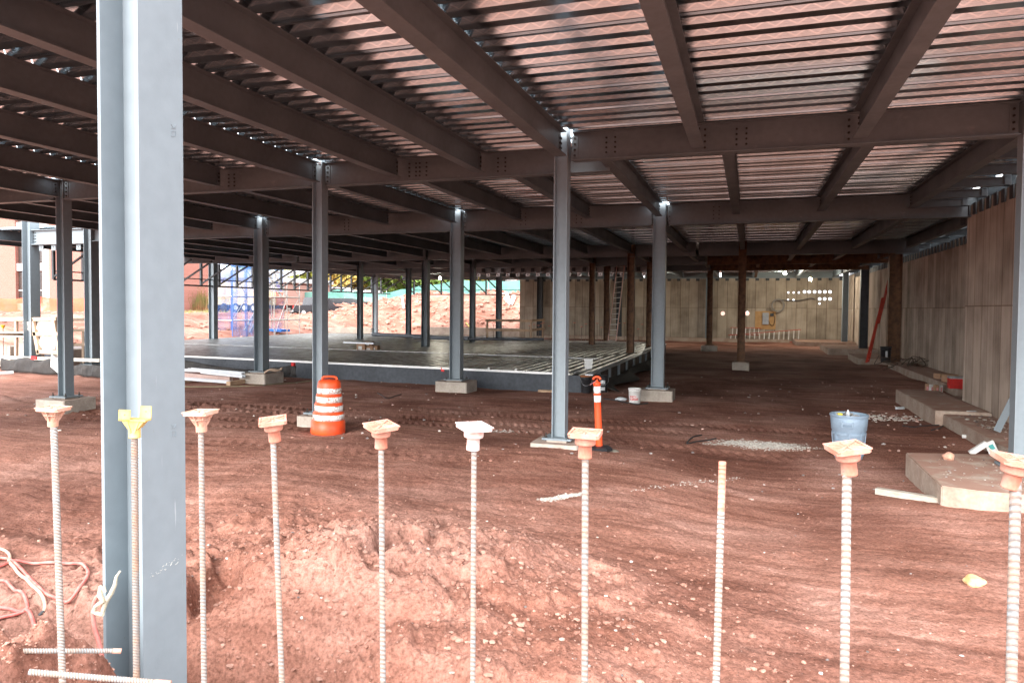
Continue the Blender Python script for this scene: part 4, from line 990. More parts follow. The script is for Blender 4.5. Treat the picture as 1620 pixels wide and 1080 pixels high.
# cartons
CARD = mat('brown cardboard', (.42,.25,.15), .85, 0, .1, 6, col2=(.36,.21,.13))
LAB = mat('white carton label', (.72,.70,.66), .7, 0, .05, 9)
for i, (px, py, Z, w, h, lab) in enumerate(((573,553,.26,.36,.32,'small brown carton on the platform, left one with white label'),(586,553,.26,.34,.16,'flat brown carton under another on the platform'),(584,548,.44,.34,.17,'brown carton stacked on top of a flat carton'),(594,553,.26,.30,.17,'small brown carton at the right of the carton group'))):
    p = at(px, 553, Z=.27); p.z = Z+.002*i; t = thing('carton', lab, 'box', p, .08, 'cartons on the platform')
    MB().box(-w/2,w/2,-.14,.14,0,h).build('box', CARD, t); MB().box(-w*.3,w*.15,-.1425,-.1405,h*.12,h*.5).build('label', LAB, t)
p = at(549,541,Z=.7); q = at(597,543,Z=.7)
o = MB().bar(at(549,541,Z=.66), at(597,543,Z=.66), .45, .05).build('plank_sheet', GALV); tag(o, 'long pale sheet lying across the carton stack', 'sheet')
# ladders
PINK = mat('pinkish fibreglass rail', (.80,.52,.45), .5, 0, .06, 6); ALU = mat('aluminium rungs', (.80,.77,.72), .4, .2, .05, 9); REDL = mat('red fibreglass rail', (.55,.06,.035), .45, 0, .1, 6)
def ladder(label, b0, b1, t0, t1, n, rail, rung, name='ladder', rw=.03, rd=.075, grp=None, k0=.3):
    b0, b1, t0, t1 = map(Vector, (b0,b1,t0,t1)); t = thing(name, label, 'ladder', (b0+b1)/2, 0, grp); o0 = (b0+b1)/2
    side = (b1-b0).normalized(); up = (t0-b0).normalized(); nrm = side.cross(up)
    for a, b_ in ((b0,t0),(b1,t1)):
        mb = MB(); mb.bar(a-o0, b_-o0, rw, rd, up=nrm); mb.build('rail', rail, t)
    for i in range(n):
        u = (i+k0)/n; mb = MB(); mb.cyl(b0.lerp(t0,u)-o0, b1.lerp(t1,u)-o0, .019, n=8); mb.build('rung', rung, t)
    return t
b0, b1 = at(962,541,Z=.26), at(974.5,541.5,Z=.26)
yb_ = b0.y; t0, t1 = at(976.5,417,Y=yb_+1.25), at(988.5,415,Y=yb_+1.25)
ladder('tall pinkish extension ladder leaning upright on the back of the platform', b0, b1, t0, t1, 15, PINK, ALU, rw=.035)
b0 = at(1371,573,Z=.02); b1 = b0+Vector((.12,.42,0)); t0 = at(1411,418,X=6.2); t1 = t0+Vector((.0,.44,0))
L1 = ladder('red fibreglass extension ladder leaning against the dark side wall column', b0, b1, b0.lerp(t0,.62), b1.lerp(t1,.62), 9, REDL, ALU, rw=.035, rd=.09)
mb = MB(); o0 = L1.location
for a, b_ in ((b0,t0),(b1,t1)):
    a2 = a.lerp(b_,.36)+Vector((.07,-.02,0)); MB().bar(a2-o0, b_+Vector((.07,-.02,0))-o0, .03, .08, up=(1,0,.2)).build('fly_rail', REDL, L1)
def lying(label, x0, x1, zt0, zt1, zb, n, y=53.6, fl=0):
    a, b_ = at(x0, 540, Y=y).x, at(x1, 540, Y=y).x
    t = thing('ladder', label, 'ladder', (a, y, zb), 0, 'ladders lying on edge along the back wall')
    MB().bar((0,0,0),(b_-a,0,0),.07,.04).build('rail', REDL, t); MB().bar((0,.02,zt0),(b_-a,.02,zt1),.07,.04).build('rail', REDL, t)
    for i in range(n):
        u = (i+.5)/n; MB().bar(((b_-a)*u,0,.02),((b_-a)*u+.03,.02,zt0+(zt1-zt0)*u-.02),.055,.045).build('rung', ALU, t)
    return t
z1_ = at(1200,539.5,Y=53.6).z
lying('red ladder lying on edge, long lower one along the back wall', 1152, 1267, .38, .86, z1_, 15)
lying('red ladder lying on edge, short upper one behind the long ladder', 1155, 1203, .50, .50, z1_+.42, 7, y=53.8)
# panel board, coil and cable on the back wall
PLY = mat('orange brown plywood', (.50,.30,.13), .8, 0, .12, 3, col2=(.42,.24,.10))
a, b_ = at(1195,492,Y=53.9), at(1227,521,Y=53.9)
t = thing('panel_board', 'plywood board with grey electrical box on the back wall', 'panel board', (a.x, 53.96, b_.z))
W_, H__ = b_.x-a.x, a.z-b_.z
MB().box(0,W_,0,.03,0,H__).build('backboard', PLY, t)
c, d = at(1206.5,494.5,Y=53.9), at(1216,513,Y=53.9)
MB().box(c.x-a.x,d.x-a.x,-.14,-.001,d.z-b_.z,c.z-b_.z).build('electrical_box', mat('grey enamel box', (.36,.38,.42), .5), t)
mb = MB(); mb.tube(smooth([(d.x-a.x,-.05,.6),(d.x-a.x+.15,-.06,.3),(d.x-a.x+.35,-.06,.35),(d.x-a.x+.38,-.06,.8),(d.x-a.x+.3,-.05,1.15)],6), .02, 6); mb.build('flex_cable', BLACKP, t)
MB().box(d.x-a.x+.1,d.x-a.x+.3,-.08,-.001,H__-.35,H__-.15).build('socket_box', DARKST, t)
cc = at(1231,483,Y=53.7)
t = thing('cable_coil', 'coil of grey cable hanging on the back wall with a tail to the sleeves', 'cable', cc)
mb = MB()
for k in range(4):
    r = .37+.02*k; mb.tube([(r*math.cos(u/24*2*math.pi), .02*math.sin(k+u/8), r*1.05*math.sin(u/24*2*math.pi)) for u in range(25)], .022, 6)
mb.build('coil', mat('dull grey cable', (.22,.20,.18), .6), t)
mb = MB(); mb.tube(smooth([at(x,y,Y=53.8)-cc for x,y in ((1228,474),(1245,475),(1262,475.5),(1275,473),(1283,471.5),(1289,473.5))],6), .03, 6); mb.build('tail', DARKST, t)
# work lamps
GLOW = emit('lit bulb', (1.0,.93,.70), 60)
def lamp(label, px, py, Y, e):
    p = at(px, py, Y=Y); t = thing('work_lamp', label, 'lamp', p, 0, 'hanging work lamps')
    mb = MB(); mb.lathe([(.0,-.15),(.07,-.13),(.10,-.06),(.07,.02),(.04,.05)], 14); mb.build('bulb', GLOW, t)
    mb = MB(); mb.lathe([(.04,.04),(.05,.14),(.0,.15)], 12); mb.build('socket', mat('yellow lamp guard', (.45,.35,.08), .5), t)
    mb = MB(); mb.tube([(0,0,.14),(.02,0,max(.2,4.3-p.z))], .012, 6); mb.build('cord', BLACKP, t)
    ld = bpy.data.lights.new('lamp_light', 'POINT'); ld.energy = e; ld.color = (1,.93,.78); ld.shadow_soft_size = .08
    lo = bpy.data.objects.new('lamp_light', ld); COL.objects.link(lo); lo.parent = t; lo.location = (0,-.16,-.12)
lamp('lit work lamp under the rear floor, the higher left of the pair by the sleeves', 1242, 431, 48.5, 48)
lamp('lit work lamp under the rear floor, right of the pair by the sleeves', 1282, 440.5, 50.0, 48)
lamp('lit work lamp before the green trees', 696, 439, 45.0, 30)
lamp('lit work lamp half hidden by the platform corner column', 1031.5, 439.5, 47.0, 40)
# -- small dowels with orange caps behind the platform
DK = mat('dark thin bar', (.22,.16,.13), .8)
for i, (px, py) in enumerate(((769,515),(781,514.5),(796,516),(838,515.5),(845,513.5),(852,515),(857,512),(860.5,511),(869,516),(909,510.8),(920,517.4),(927,512.7),(945,511.8),(952,518.2),(979.5,511.5),(988,511.5),(1010,520.6),(1016,513.5))):
    Y = 38.9 if py > 515 else 39.8
    p = at(px, py, Y=Y); t = thing('small_dowel', f'small rebar dowel with orange cap behind the platform, {ORD[i]} from the left', 'rebar', (p.x,p.y,.0), 0, 'small capped dowels behind the platform')
    MB().cyl((0,0,0),(0,0,p.z),.014,n=6).build('bar', DK, t); MB().box(-.06,.06,-.06,.06,p.z,p.z+.035).build('cap', mat('cap red orange', (.60,.20,.13), .6), t)
slab('grade_beam', 'low pale grade beam behind the platform with orange capped dowels', [(-15.5,38.6),(-4.5,38.6),(-4.5,40.3),(-15.5,40.3)], -.4, .22, CONC, 'beam')
# timber railing on the platform
t = thing('timber_railing', 'brown timber guard railing at the back of the platform', 'railing', at(771,537,Z=.25)); o0 = t.location
c1, c2, c3 = at(771,537,Z=.26), at(840,538.5,Z=.26), at(859,534,Z=.26)
for c in (c1, c2, c3): MB().bar(c-o0, c+Vector((0,0,1.12))-o0, .09, .09).build('post', WOOD, t)
for a, b_ in ((c1,c2),(c2,c3)):
    for z_ in (.55,1.08): MB().bar(a+Vector((-.1,-.05,z_))-o0, b_+Vector((.1,-.05,z_))-o0, .05, .13).build('rail', WOOD, t)
# pipes on the platform
PIPE = mat('dark grey pipe', (.15,.16,.18), .45, 0, .1, 3)
for i, (a, b_, lab) in enumerate((((590,529),(682,532.5),'dark pipe at the back of the platform, left piece'),((655,533),(742,535.5),'dark pipe at the back of the platform, front piece'),((742,536),(860,536.5),'thin dark pipe at the back of the platform, right piece'))):
    o = MB().cyl(at(*a,Z=.42), at(*b_,Z=.42), .11 if i < 2 else .07, n=12).build('pipe', PIPE); tag(o, lab, 'pipe', 'pipes on the platform')
# red marker by the platform edge
p = at(702,583,Y=19.45); t = thing('marker_stake', 'dark stake with bright red cap against the platform edge', 'stake', (p.x,p.y,-.3))
MB().cyl((0,0,0),(0,0,p.z+.28),.02,n=8).build('stake', DARKST, t); MB().box(-.06,.03,-.05,.05,p.z+.22,p.z+.34).build('cap', mat('bright red cap', (.75,.02,.02), .5), t)
# fabric skirt curling out along the platform side
FAB = mat('black silt fabric', (.03,.027,.026), .8, 0, .2, 3, col2=(.05,.044,.04), bump=.5, bscale=12, dist=.04)
def ribbon(name, label, top, bot, mt_, cat='fabric', sag=0, nseg=30, amp=.05, thick=.008):
    """hanging or lying sheet between two poly-lines"""
    top = smooth(top, 8); bot = smooth(bot, 8); n = min(len(top), len(bot)); m8 = 6; vs_ = []; fs = []
    for i in range(n):
        for j in range(m8+1):
            u = j/m8; p = top[i].lerp(bot[i], u); w_ = math.sin(math.pi*u)
            p = p + Vector((0, -amp*w_*(.5+.5*math.sin(i*.37+j*.7+math.sin(i*.9))) , .012*math.sin(i*.31+j))) ; vs_.append(p)
    o0 = vs_[0].copy(); vs_ = [v-o0 for v in vs_]
    for i in range(n-1):
        for j in range(m8): a = i*(m8+1)+j; fs.append((a, a+1, a+m8+2, a+m8+1))
    mb = MB(); mb.add(vs_, fs, True); o = mb.build(name, mt_, None, o0); md = o.modifiers.new('thick', 'SOLIDIFY'); md.thickness = thick
    return tag(o, label, cat)
def G(px, py, dz=.02): q = gp(px, py); q.z += dz; return q
ribbon('fabric_skirt', 'dark fabric skirt curling onto the soil along the platform side', [Vector((-3.9,y_,-.02+.03*math.sin(y_))) for y_ in (19.4,21,23,25,27,29,31,33)], [Vector((-3.45+.22*math.sin(y_*1.7),y_-.3,-.16)) for y_ in (19.4,21,23,25,27,29,31,33)], FAB, amp=.06)
ribbon('fabric_skirt', 'black sagging fabric left of the roped footing, before the platform', [at(x,y,Y=19.3) for x,y in ((285,570),(305,572),(330,576),(355,581),(380,583),(402,584))], [at(x,y,Y=19.2) for x,y in ((285,583),(305,585),(330,587),(355,588),(380,590),(402,592))], FAB)
ribbon('fabric_skirt', 'black fabric piece with red clip right of the roped footing', [at(x,y,Y=19.1) for x,y in ((424,583),(435,581),(450,579),(463,577),(469,579))], [at(x,y,Y=19.0) for x,y in ((424,592),(435,594),(450,596),(463,597),(469,596))], FAB)
p = at(464,576,Y=19.0); o = MB().obox(p,(.05,0,0),(0,.04,0),(0,0,.05)).build('red_clip', mat('bright red cap', (.75,.02,.02), .5)); tag(o, 'small bright red clip on the black fabric', 'clip')
for px, py, lab in ((772,588,'left'),(815,590,'right')):
    o = MB().obox(at(px,py+2,Y=19.55),(.035,0,0),(0,.01,0),(.03,0,.17)).build('tape_strip', WHITE); tag(o, f'white tape strip stuck on the dark platform edge, {lab} one', 'tape', 'tape strips')
# studs stack on timbers
t = thing('stud_stack', 'bundle of galvanised metal studs on timber blocks beside the block footing', 'metal studs', lp(340,606)); o0 = t.location.copy()
STUDP = mat('dusty pink stud', (.55,.38,.33), .5, .2, .1, 4)
def rel(px, py, Y): return at(px,py,Y=Y)-o0
Yq = o0.y
MB().bar(rel(270,592,Yq+.3), rel(366,600,Yq+.3), .15, .17).build('wrapped_bundle', STUDP, t)
for i, (a, b_) in enumerate((((266,585),(350,590)),((300,585),(385,592)),((320,590),(386,597)),((260,598),(366,606)))):
    mb = MB(); A_, B_ = rel(*a,Yq+.5-.2*i), rel(*b_,Yq+.5-.2*i); mb.bar(A_, B_, .14, .012); mb.bar(A_+Vector((0,-.07,.03)), B_+Vector((0,-.07,.03)), .012, .07); mb.bar(A_+Vector((0,.07,.03)), B_+Vector((0,.07,.03)), .012, .07); mb.build('metal_stud', GALV, t)
for px in (300, 376): MB().obox(rel(px,605,Yq+.1), (.07,0,0), (0,.4,0), (0,0,.07)).build('timber_block', WOOD, t)
hose('thin olive cord lying across the soil before the studs', [(290,611),(340,612),(400,611),(440,607),(500,600)], .012, mat('olive cord', (.30,.27,.16), .8), name='cord')
p = at(418,586,Y=18.0)
t = thing('rope_coil', 'loop of tan rope resting on the block footing', 'rope', p+Vector((.25,.1,-.03)))
mb = MB(); mb.tube([(.27*math.cos(u/20*2*math.pi), .2*math.sin(u/20*2*math.pi), .04+.03*math.sin(u*.9)+.05*math.cos(u/20*2*math.pi)) for u in range(21)], .026, 7); mb.build('rope', mat('tan rope', (.52,.38,.28), .85), t)
# right hand debris
o = MB().obox(lp(1449,790,.035), (.40,-.16,0), (.02,.045,0), (0,0,.035)).build('timber_offcut', mat('weathered timber', (.42,.37,.31), .85, 0, .12, 3, col2=(.33,.28,.23), stretch=(1,8,8))); tag(o, 'weathered timber offcut lying before the angular slab', 'timber')
t = thing('steel_brace', 'grey steel angle brace leaning from the ledge to the right column', 'brace', at(1577,682,Z=.03)); o0 = t.location.copy()
e_ = at(1604,628,Y=o0.y); mb = MB(); mb.bar((0,0,0), e_-o0, .11, .012, up=(0,-1,0)); mb.bar((.05,0.05,0), e_-o0+Vector((.05,.05,0)), .012, .10, up=(0,-1,0)); mb.build('angle', STEEL, t)
PAPER = mat('crumpled white paper', (.70,.69,.66), .8, 0, .06, 10)
t = thing('paper_sack', 'torn white paper sack with teal print propped on the ledge foot', 'sack', lp(1556,722,.02)); 
mb = MB(); mb.add([(-.17,.0,.03),(.02,-.02,.22),(.05,.05,.20),(-.12,.08,.0),(-.16,.1,-.02)], [(0,1,2,3),(0,3,4)]); mb.obox((-.08,-.02,.11),(.11,0,.09),(.0,.035,.0),(.025,0,-.03)); mb.build('crumpled_flap', PAPER, t)
mb = MB(); mb.obox((.12,0,.09),(.06,0,-.13),(.0,.012,.0),(.06,0,.03)); mb.build('sack_body', PAPER, t)
mb = MB(); mb.obox((.105,-.0135,.14),(.02,0,-.035),(.0,.001,.0),(.03,0,.015)); mb.build('teal_print', mat('teal print', (.08,.38,.36), .6), t)
o = MB().obox(lp(1590,729,.03), (.16,0,0), (0,.05,0), (0,0,.02)).build('wood_scrap', mat('reddish wood scrap', (.45,.24,.18), .8)); tag(o, 'reddish flat wood scrap beside the paper sack', 'timber')
def can(label, p, r, l, ax, mt_, cat='can', name='drink_can'):
    ax = Vector(ax).normalized(); t = thing(name, label, cat, p)
    MB().cyl(-ax*l/2, ax*l/2, r, n=16).build('body', mt_, t); MB().cyl(ax*l/2, ax*(l/2+.012), r*.8, r*.6, 14).build('end_cap', REDP, t); return t
can('white spray can with red tip lying on the soil', lp(1532,694,.04), .034, .19, (1,-.2,0), WHITE, cat='spray can', name='spray_can')
can('crushed silver can beside the ledge', lp(1508,676,.05), .05, .10, (.3,-1,0), GALV)
can('small clear bottle on the soil left of the ledge', lp(1424,648,.04), .033, .2, (1,.5,0), mat('cloudy clear plastic', (.5,.5,.5), .2), cat='bottle', name='plastic_bottle')
can('small bottle lying on top of the ledge', at(1537,652,Z=.04), .035, .17, (1,.3,0), mat('cloudy clear plastic', (.5,.5,.5), .2), cat='bottle', name='plastic_bottle')
def rock(label, p, r, mt_, sq=(1,1,.7), name='stone', seed=0, cat='stone', grp=None):
    bm_ = bmesh.new(); bmesh.ops.create_icosphere(bm_, subdivisions=3, radius=r)
    for v in bm_.verts:
        n = v.co.normalized(); k = .10*math.sin(3.1*n.x+seed)+.09*math.sin(4.3*n.y+2*seed)+.08*math.cos(5*n.z+n.x*3+seed); v.co = Vector((n.x*sq[0], n.y*sq[1], n.z*sq[2]))*r*(1+k)
    me = bpy.data.meshes.new(name); bm_.to_mesh(me); bm_.free(); me.materials.append(mt_); me.polygons.foreach_set('use_smooth', [True]*len(me.polygons))
    o = bpy.data.objects.new(name, me); COL.objects.link(o); o.location = p; tag(o, label, cat, grp); return o
ROCKR = mat('reddish stone', (.45,.22,.16), .85, 0, .12, 6, col2=(.55,.32,.22), bump=.3)
ROCKO = mat('ochre stone', (.55,.30,.13), .7, 0, .12, 12, col2=(.62,.45,.28), bump=.2)
rock('reddish stone sitting on the angular slab', at(1500,722,Z=.11), .075, ROCKR, seed=1)
rock('ochre cobble alone on the bare soil at lower right', lp(1543,924,.02), .066, ROCKO, (1.2,.9,.75), seed=3)
rock('dark weight sack shape beside the orange post foot', lp(963,713,.0), .12, mat('grey brown stone', (.22,.19,.15), .9, bump=.3), (1.3,.8,.35), seed=5)
o = MB().obox(lp(868,620,.03), (.28,0,0), (0,.07,0), (0,0,.03)).build('timber_offcut', WOOD); tag(o, 'short timber offcut by the platform edge behind the centre column', 'timber')
# cartons and red tin on the recessed ledge
for i, (x0, y1, w, h, mt_, lab) in enumerate(((1492,604,.42,.26,CARD,'brown white carton on the recessed ledge, left one'),(1502,605,.30,.24,CARD,'small carton on the recessed ledge, middle one'))):
    p = at(x0, y1, X=5.7-.1*i); t = thing('carton', lab, 'box', p, .4, 'cartons on the ledge'); MB().box(-w/2,w/2,-.15,.15,0,h).build('box', mt_, t); MB().box(-w/2+.02,w/2-.02,-.153,-.1505,.02,h*.6).build('label', LAB, t)
p = at(1512,614,X=5.2); t = thing('red_tin', 'red tin with grey lid at the end of the ledge', 'tin', p); MB().box(-.17,.17,-.12,.12,0,.26).build('body', mat('red tin paint', (.62,.03,.025), .5), t); MB().box(-.18,.18,-.13,.13,.26,.31).build('lid', GALV, t)
for i, (px, py) in enumerate(((1467,619),(1474,620),(1481,621),(1487,621))):
    p = lp(px, py); t = thing('small_pack', f'small striped pack standing before the ledge, {ORD[i]} from the left', 'pack', p, .2*i, 'small packs by the ledge'); MB().box(-.055,.055,-.05,.05,0,.22).build('box', PAPER if i % 2 else CARD, t); MB().box(-.03,.03,-.0525,-.0505,.04,.15).build('print', REDP, t)
# tangle of wire at the wall foot
t = thing('wire_tangle', 'tangle of dark wire and roots at the foot of the rusty wall column', 'wire', lp(1440,588))
mb = MB()
for k in range(16):
    c = Vector((rnd.uniform(-.7,.5), rnd.uniform(-.6,.6), rnd.uniform(.02,.3))); pts = [c+Vector((rnd.uniform(-.5,.5),rnd.uniform(-.4,.4),rnd.uniform(-.15,.35))) for _ in range(4)]; mb.tube(smooth(pts,5), .014, 5)
mb.build('wires', mat('dark brown wire', (.10,.07,.05), .8), t)
def cable(label, pts, r=.012, mt_=None):
    P_ = smooth([G(x,y,.012) for x,y in pts], 6); o0 = P_[0].copy(); mb = MB(); mb.tube([p-o0 for p in P_], r, 6); o = mb.build('cable', mt_ or BLACKP, None, o0); return tag(o, label, 'cable')
cable('short bent black cable on the soil left of the gravel spill', [(1133,694),(1120,697),(1103,699),(1090,702),(1087,701),(1096,692),(1110,689)])
cable('black cable lying between trash can and ledge', [(1428,674),(1445,676),(1465,674),(1485,673),(1494,672),(1486,678),(1473,681)])
cable('black bent wire on the soil right of the drum', [(597,622),(604,626),(612,631),(622,628),(635,624)], .01)
cable('dark hose lying before the white bucket', [(955,631),(975,634),(990,637),(1010,640),(1025,638)], .018)
rock('crumpled clear plastic beside the dark hose', lp(983,633,.03), .11, mat('cloudy clear plastic', (.5,.5,.5), .2), (1.5,.7,.45), name='plastic_bag', seed=2, cat='plastic bag')
# ------------------------------------------------------------------ countless small stuff
def scatter(name, label, n, place, size, mt_list, seed, flat=.7, cat='gravel'):
    rg = random.Random(seed); mb = MB(); ico = bmesh.new(); bmesh.ops.create_icosphere(ico, subdivisions=1, radius=1); iv = [v.co.copy() for v in ico.verts]; fi = [[v.index for v in f.verts] for f in ico.faces]; ico.free()
    pts = [place(rg) for _ in range(n)]; pts = [p for p in pts if p]
    zs = htop(np.array([p[0] for p in pts]), np.array([p[1] for p in pts]))
    for p, z in zip(pts, zs):
        s_ = size(rg); rz = rg.uniform(0, 6.28); c, d = math.cos(rz), math.sin(rz); sx, sy, sz = s_*rg.uniform(.7,1.5), s_*rg.uniform(.7,1.1), s_*flat*rg.uniform(.6,1.1)
        mb.cur = rg.randrange(len(mt_list)); zz = p[2] if len(p) > 2 else z
        jit = [1+rg.uniform(-.22,.22) for _ in iv]
        mb.add([(p[0]+(v.x*sx*c-v.y*sy*d)*j, p[1]+(v.x*sx*d+v.y*sy*c)*j, zz+v.z*sz*j+sz*.25) for v, j in zip(iv, jit)], fi, False)
    o = mb.build(name, mt_list); return tag(o, label, cat, kind='stuff')
SOILC = [mat('clod', (.30,.145,.105), .95, 0, .2, 8, col2=(.24,.11,.078)), mat('clod pale', (.40,.22,.165), .95, 0, .2, 8)]
PEB = [mat('pebble grey', (.36,.33,.31), .8, 0, .2, 9), mat('pebble pink', (.50,.33,.27), .8, 0, .2, 9), mat('pebble pale', (.58,.50,.44), .8, 0, .1, 9), mat('pebble dark', (.16,.13,.12), .8)]
def near_pt(rg):
    a = rg.uniform(-57, 20)*math.pi/180; r = 3.0+9.0*rg.random()**1.3; return (r*math.sin(a), r*math.cos(a))
def mound_pt(rg):
    x, y = rg.gauss(-2.6,1.5), rg.gauss(4.5,.9); return (x, y) if y > 3 else None
def berm_pt(rg): return (rg.gauss(-2.6,.3), rg.gauss(1.95,.2))
scatter('soil_clods', 'small red clods strewn over the foreground soil', 3500, near_pt, lambda g: .003+.009*g.random()**5, SOILC, 1)
scatter('soil_clods', 'crumbling red clods over the foreground mound', 5200, mound_pt, lambda g: .004+.022*g.random()**4, SOILC, 2)
scatter('soil_clods', 'crumbs of red soil on the near bank at lower left', 1800, berm_pt, lambda g: .002+.008*g.random()**3, SOILC, 3)
scatter('pebbles', 'grey and pale pebbles on the foreground soil', 420, near_pt, lambda g: .003+.012*g.random()**5, PEB, 4)
scatter('pebbles', 'pebbles set in the foreground mound', 300, mound_pt, lambda g: .003+.018*g.random()**6, PEB, 5)
def far_pt(rg): return (rg.uniform(-16,4), rg.uniform(9,26))
scatter('pebbles', 'scattered grit and litter crumbs on the covered floor', 900, far_pt, lambda g: .008+.028*g.random()**3, PEB+SOILC, 6)
GRV = [mat('pale gravel', (.58,.54,.48), .85, 0, .15, 9), mat('pale gravel two', (.44,.39,.34), .85, 0, .15, 9)]
g0 = gp(1222,705); g1 = gp(1190,702)
def spill(rg):
    c = g0 if rg.random() < .6 else g1; return (c.x+rg.gauss(0,.25)+.12*math.sin(7*rg.random()), c.y+rg.gauss(0,.13))
scatter('gravel_spill', 'spill of pale gravel on the dirt before the trash can', 5500, spill, lambda g: .005+.013*g.random()**2.5, GRV, 7, .5)
g2 = gp(1398,661)
scatter('gravel_spill', 'patch of pale rubble on the dirt right of the trash can', 260, lambda g: (g2.x+g.gauss(0,.45), g2.y+g.gauss(0,.28)), lambda g: .012+.04*g.random()**2, GRV+PEB[1:3], 8, .5)
def streak(px0, py0, px1, py1, wd):
    a, b_ = gp(px0,py0), gp(px1,py1)
    return lambda g: (lambda u: (a.x+(b_.x-a.x)*u+g.gauss(0,wd), a.y+(b_.y-a.y)*u+g.gauss(0,wd)))(g.random())
scatter('gravel_spill', 'streak of dried pale mortar crumbs left of the level-capped rebar', 900, streak(858,790,921,781,.028), lambda g: .006+.012*g.random()**2, GRV, 9, .4)
scatter('gravel_spill', 'thin pale crumbs trailing left of the gravel spill', 240, streak(1115,702,1180,700,.07), lambda g: .006+.015*g.random()**2, GRV, 10, .4)
scatter('gravel_spill', 'thin pale crumb streaks near the uncapped rebar', 160, streak(1000,776,1170,755,.03), lambda g: .005+.010*g.random()**2, GRV, 11, .4)
scatter('gravel_spill', 'small gravel patch between rebars in the middle ground', 240, lambda g: ((lambda c: (c.x+g.gauss(0,.13), c.y+g.gauss(0,.10)))(gp(797,682))), lambda g: .006+.015*g.random()**2, GRV, 12, .4)
def ledge_pt(rg): return (rg.uniform(3.9,4.5), rg.uniform(10,19.5), .012 if rg.random() < 1 else 0)
scatter('ledge_rubble', 'rubble and dirt crumbs lying on the near ledge', 420, ledge_pt, lambda g: .008+.03*g.random()**2.5, GRV+PEB, 13, .4)
def slab_pt(rg): return (rg.uniform(2.25,4.3), rg.uniform(9.35,11.1), .075)
scatter('slab_grit', 'white grit sprinkled over the angular slab', 240, slab_pt, lambda g: .004+.012*g.random()**2, GRV+PEB, 14, .4)

def bank_pt(rg): return (rg.uniform(-46,-17.5), 57+rg.random()*11)
scatter('soil_clods', 'large dark red clods over the cut bank beyond the building', 2600, bank_pt, lambda g: .04+.22*g.random()**3, SOILC, 21)
def lft_pt(rg): return (rg.uniform(-48,-29), rg.uniform(26,56))
scatter('soil_clods', 'red clods over the yard left of the building', 1500, lft_pt, lambda g: .03+.14*g.random()**3, SOILC, 22)
# ------------------------------------------------------------------ beyond the building
def brick_mat(name, sc=4.0):
    m_ = bpy.data.materials.new(name); m_.use_nodes = True; nt = m_.node_tree; N = nt.nodes; L = nt.links; b = N['Principled BSDF']; b.inputs['Roughness'].default_value = .9
    tc = N.new('ShaderNodeTexCoord'); mp = N.new('ShaderNodeMapping'); mp.inputs['Rotation'].default_value = (R_(90),0,0); L.new(tc.outputs['Object'], mp.inputs[0])
    br = N.new('ShaderNodeTexBrick'); br.inputs['Scale'].default_value = sc; br.inputs['Color1'].default_value = (.25,.085,.06,1); br.inputs['Color2'].default_value = (.30,.115,.085,1); br.inputs['Mortar'].default_value = (.36,.26,.22,1)
    br.inputs['Mortar Size'].default_value = .018; L.new(mp.outputs[0], br.inputs['Vector']); L.new(br.outputs[0], b.inputs['Base Color']); return m_
BRICK = brick_mat('red brick'); STONE = mat('pale stone trim', (.40,.40,.39), .85, 0, .05, 3); WIND = mat('dark bronze window', (.055,.04,.035), .25, .1, .15, 1.5)
# tall brick building at the far left, facing the yard
Yb0 = 47.0
bx = lambda px, py=450: at(px, py, Y=Yb0)
x_l, x_r = bx(-420).x, bx(172).x; zg = 1.0
t = thing('brick_building', 'tall brick building with pale stone bands and dark windows at the far left', 'building', (x_l, Yb0, zg)); o0 = t.location.copy()
def bz(py, px=60): return at(px, py, Y=Yb0).z - zg
xx = lambda px: bx(px).x - x_l
MB().box(0, x_r-x_l, .5, 12, -1, 12).build('brick_wall', BRICK, t)
for a, b_ in ((-420,-190),(-130,-60),(-20,25),(78,172)): MB().box(xx(a), xx(b_), 0, .499, -1, 12).build('brick_pier', BRICK, t)
for k, (a, b_) in enumerate(((25,78),(-60,-20),(-190,-130))):
    for z0_, z1_ in ((bz(488), bz(430)), (bz(414), bz(360)), (bz(414)+3.4, bz(360)+3.6)):
        w_ = MB().box(xx(a)+.05, xx(b_)-.9, .25, .3, z0_, z1_).build('window', WIND, t)
        MB().box(xx(a)+.05, xx(b_)-.9, .20, .26, (z0_+z1_)/2-.05, (z0_+z1_)/2+.05).build('transom', STONE, w_)
    for z0_, z1_ in ((bz(428), bz(416)), (-.3, bz(480)), (bz(357), bz(350))): MB().box(xx(a), xx(b_), .1, .45, z0_, z1_).build('stone_band', STONE, t)
    MB().box(xx(b_)-.85, xx(b_)-.05, .05, .46, -.3, 9.5).build('stone_pilaster', STONE, t)
# low brick building with fascia
Yl = 66.0; a, b_ = at(150,445,Y=Yl), at(450,445,Y=Yl)
t = thing('low_building', 'low brick building with pale fascia and grey roof behind the trailer', 'building', (a.x, Yl, 1.2)); zz = lambda py: at(330,py,Y=Yl).z-1.2
MB().box(0, b_.x-a.x, 0, 9, -.5, zz(447)).build('brick_wall', BRICK, t); MB().box(-.4, b_.x-a.x+.4, -.6, 9, zz(447), zz(440)).build('fascia', STONE, t)
mb = MB(); W_ = b_.x-a.x; mb.add([(-.4,-.6,zz(440)),(W_+.4,-.6,zz(440)),(W_+.4,6,zz(424)),(-.4,6,zz(424))], [(0,1,2,3)]); mb.add([(-.4,-.6,zz(440)),(-.4,6,zz(424)),(-.4,6,zz(440))], [(0,1,2)]); mb.build('roof', mat('grey shingles', (.30,.28,.27), .9), t)
p = at(309,470,Y=Yl); MB().box(p.x-a.x-.12, p.x-a.x+.12, -.12, -.001, -.3, zz(447)).build('downpipe', STONE, t)
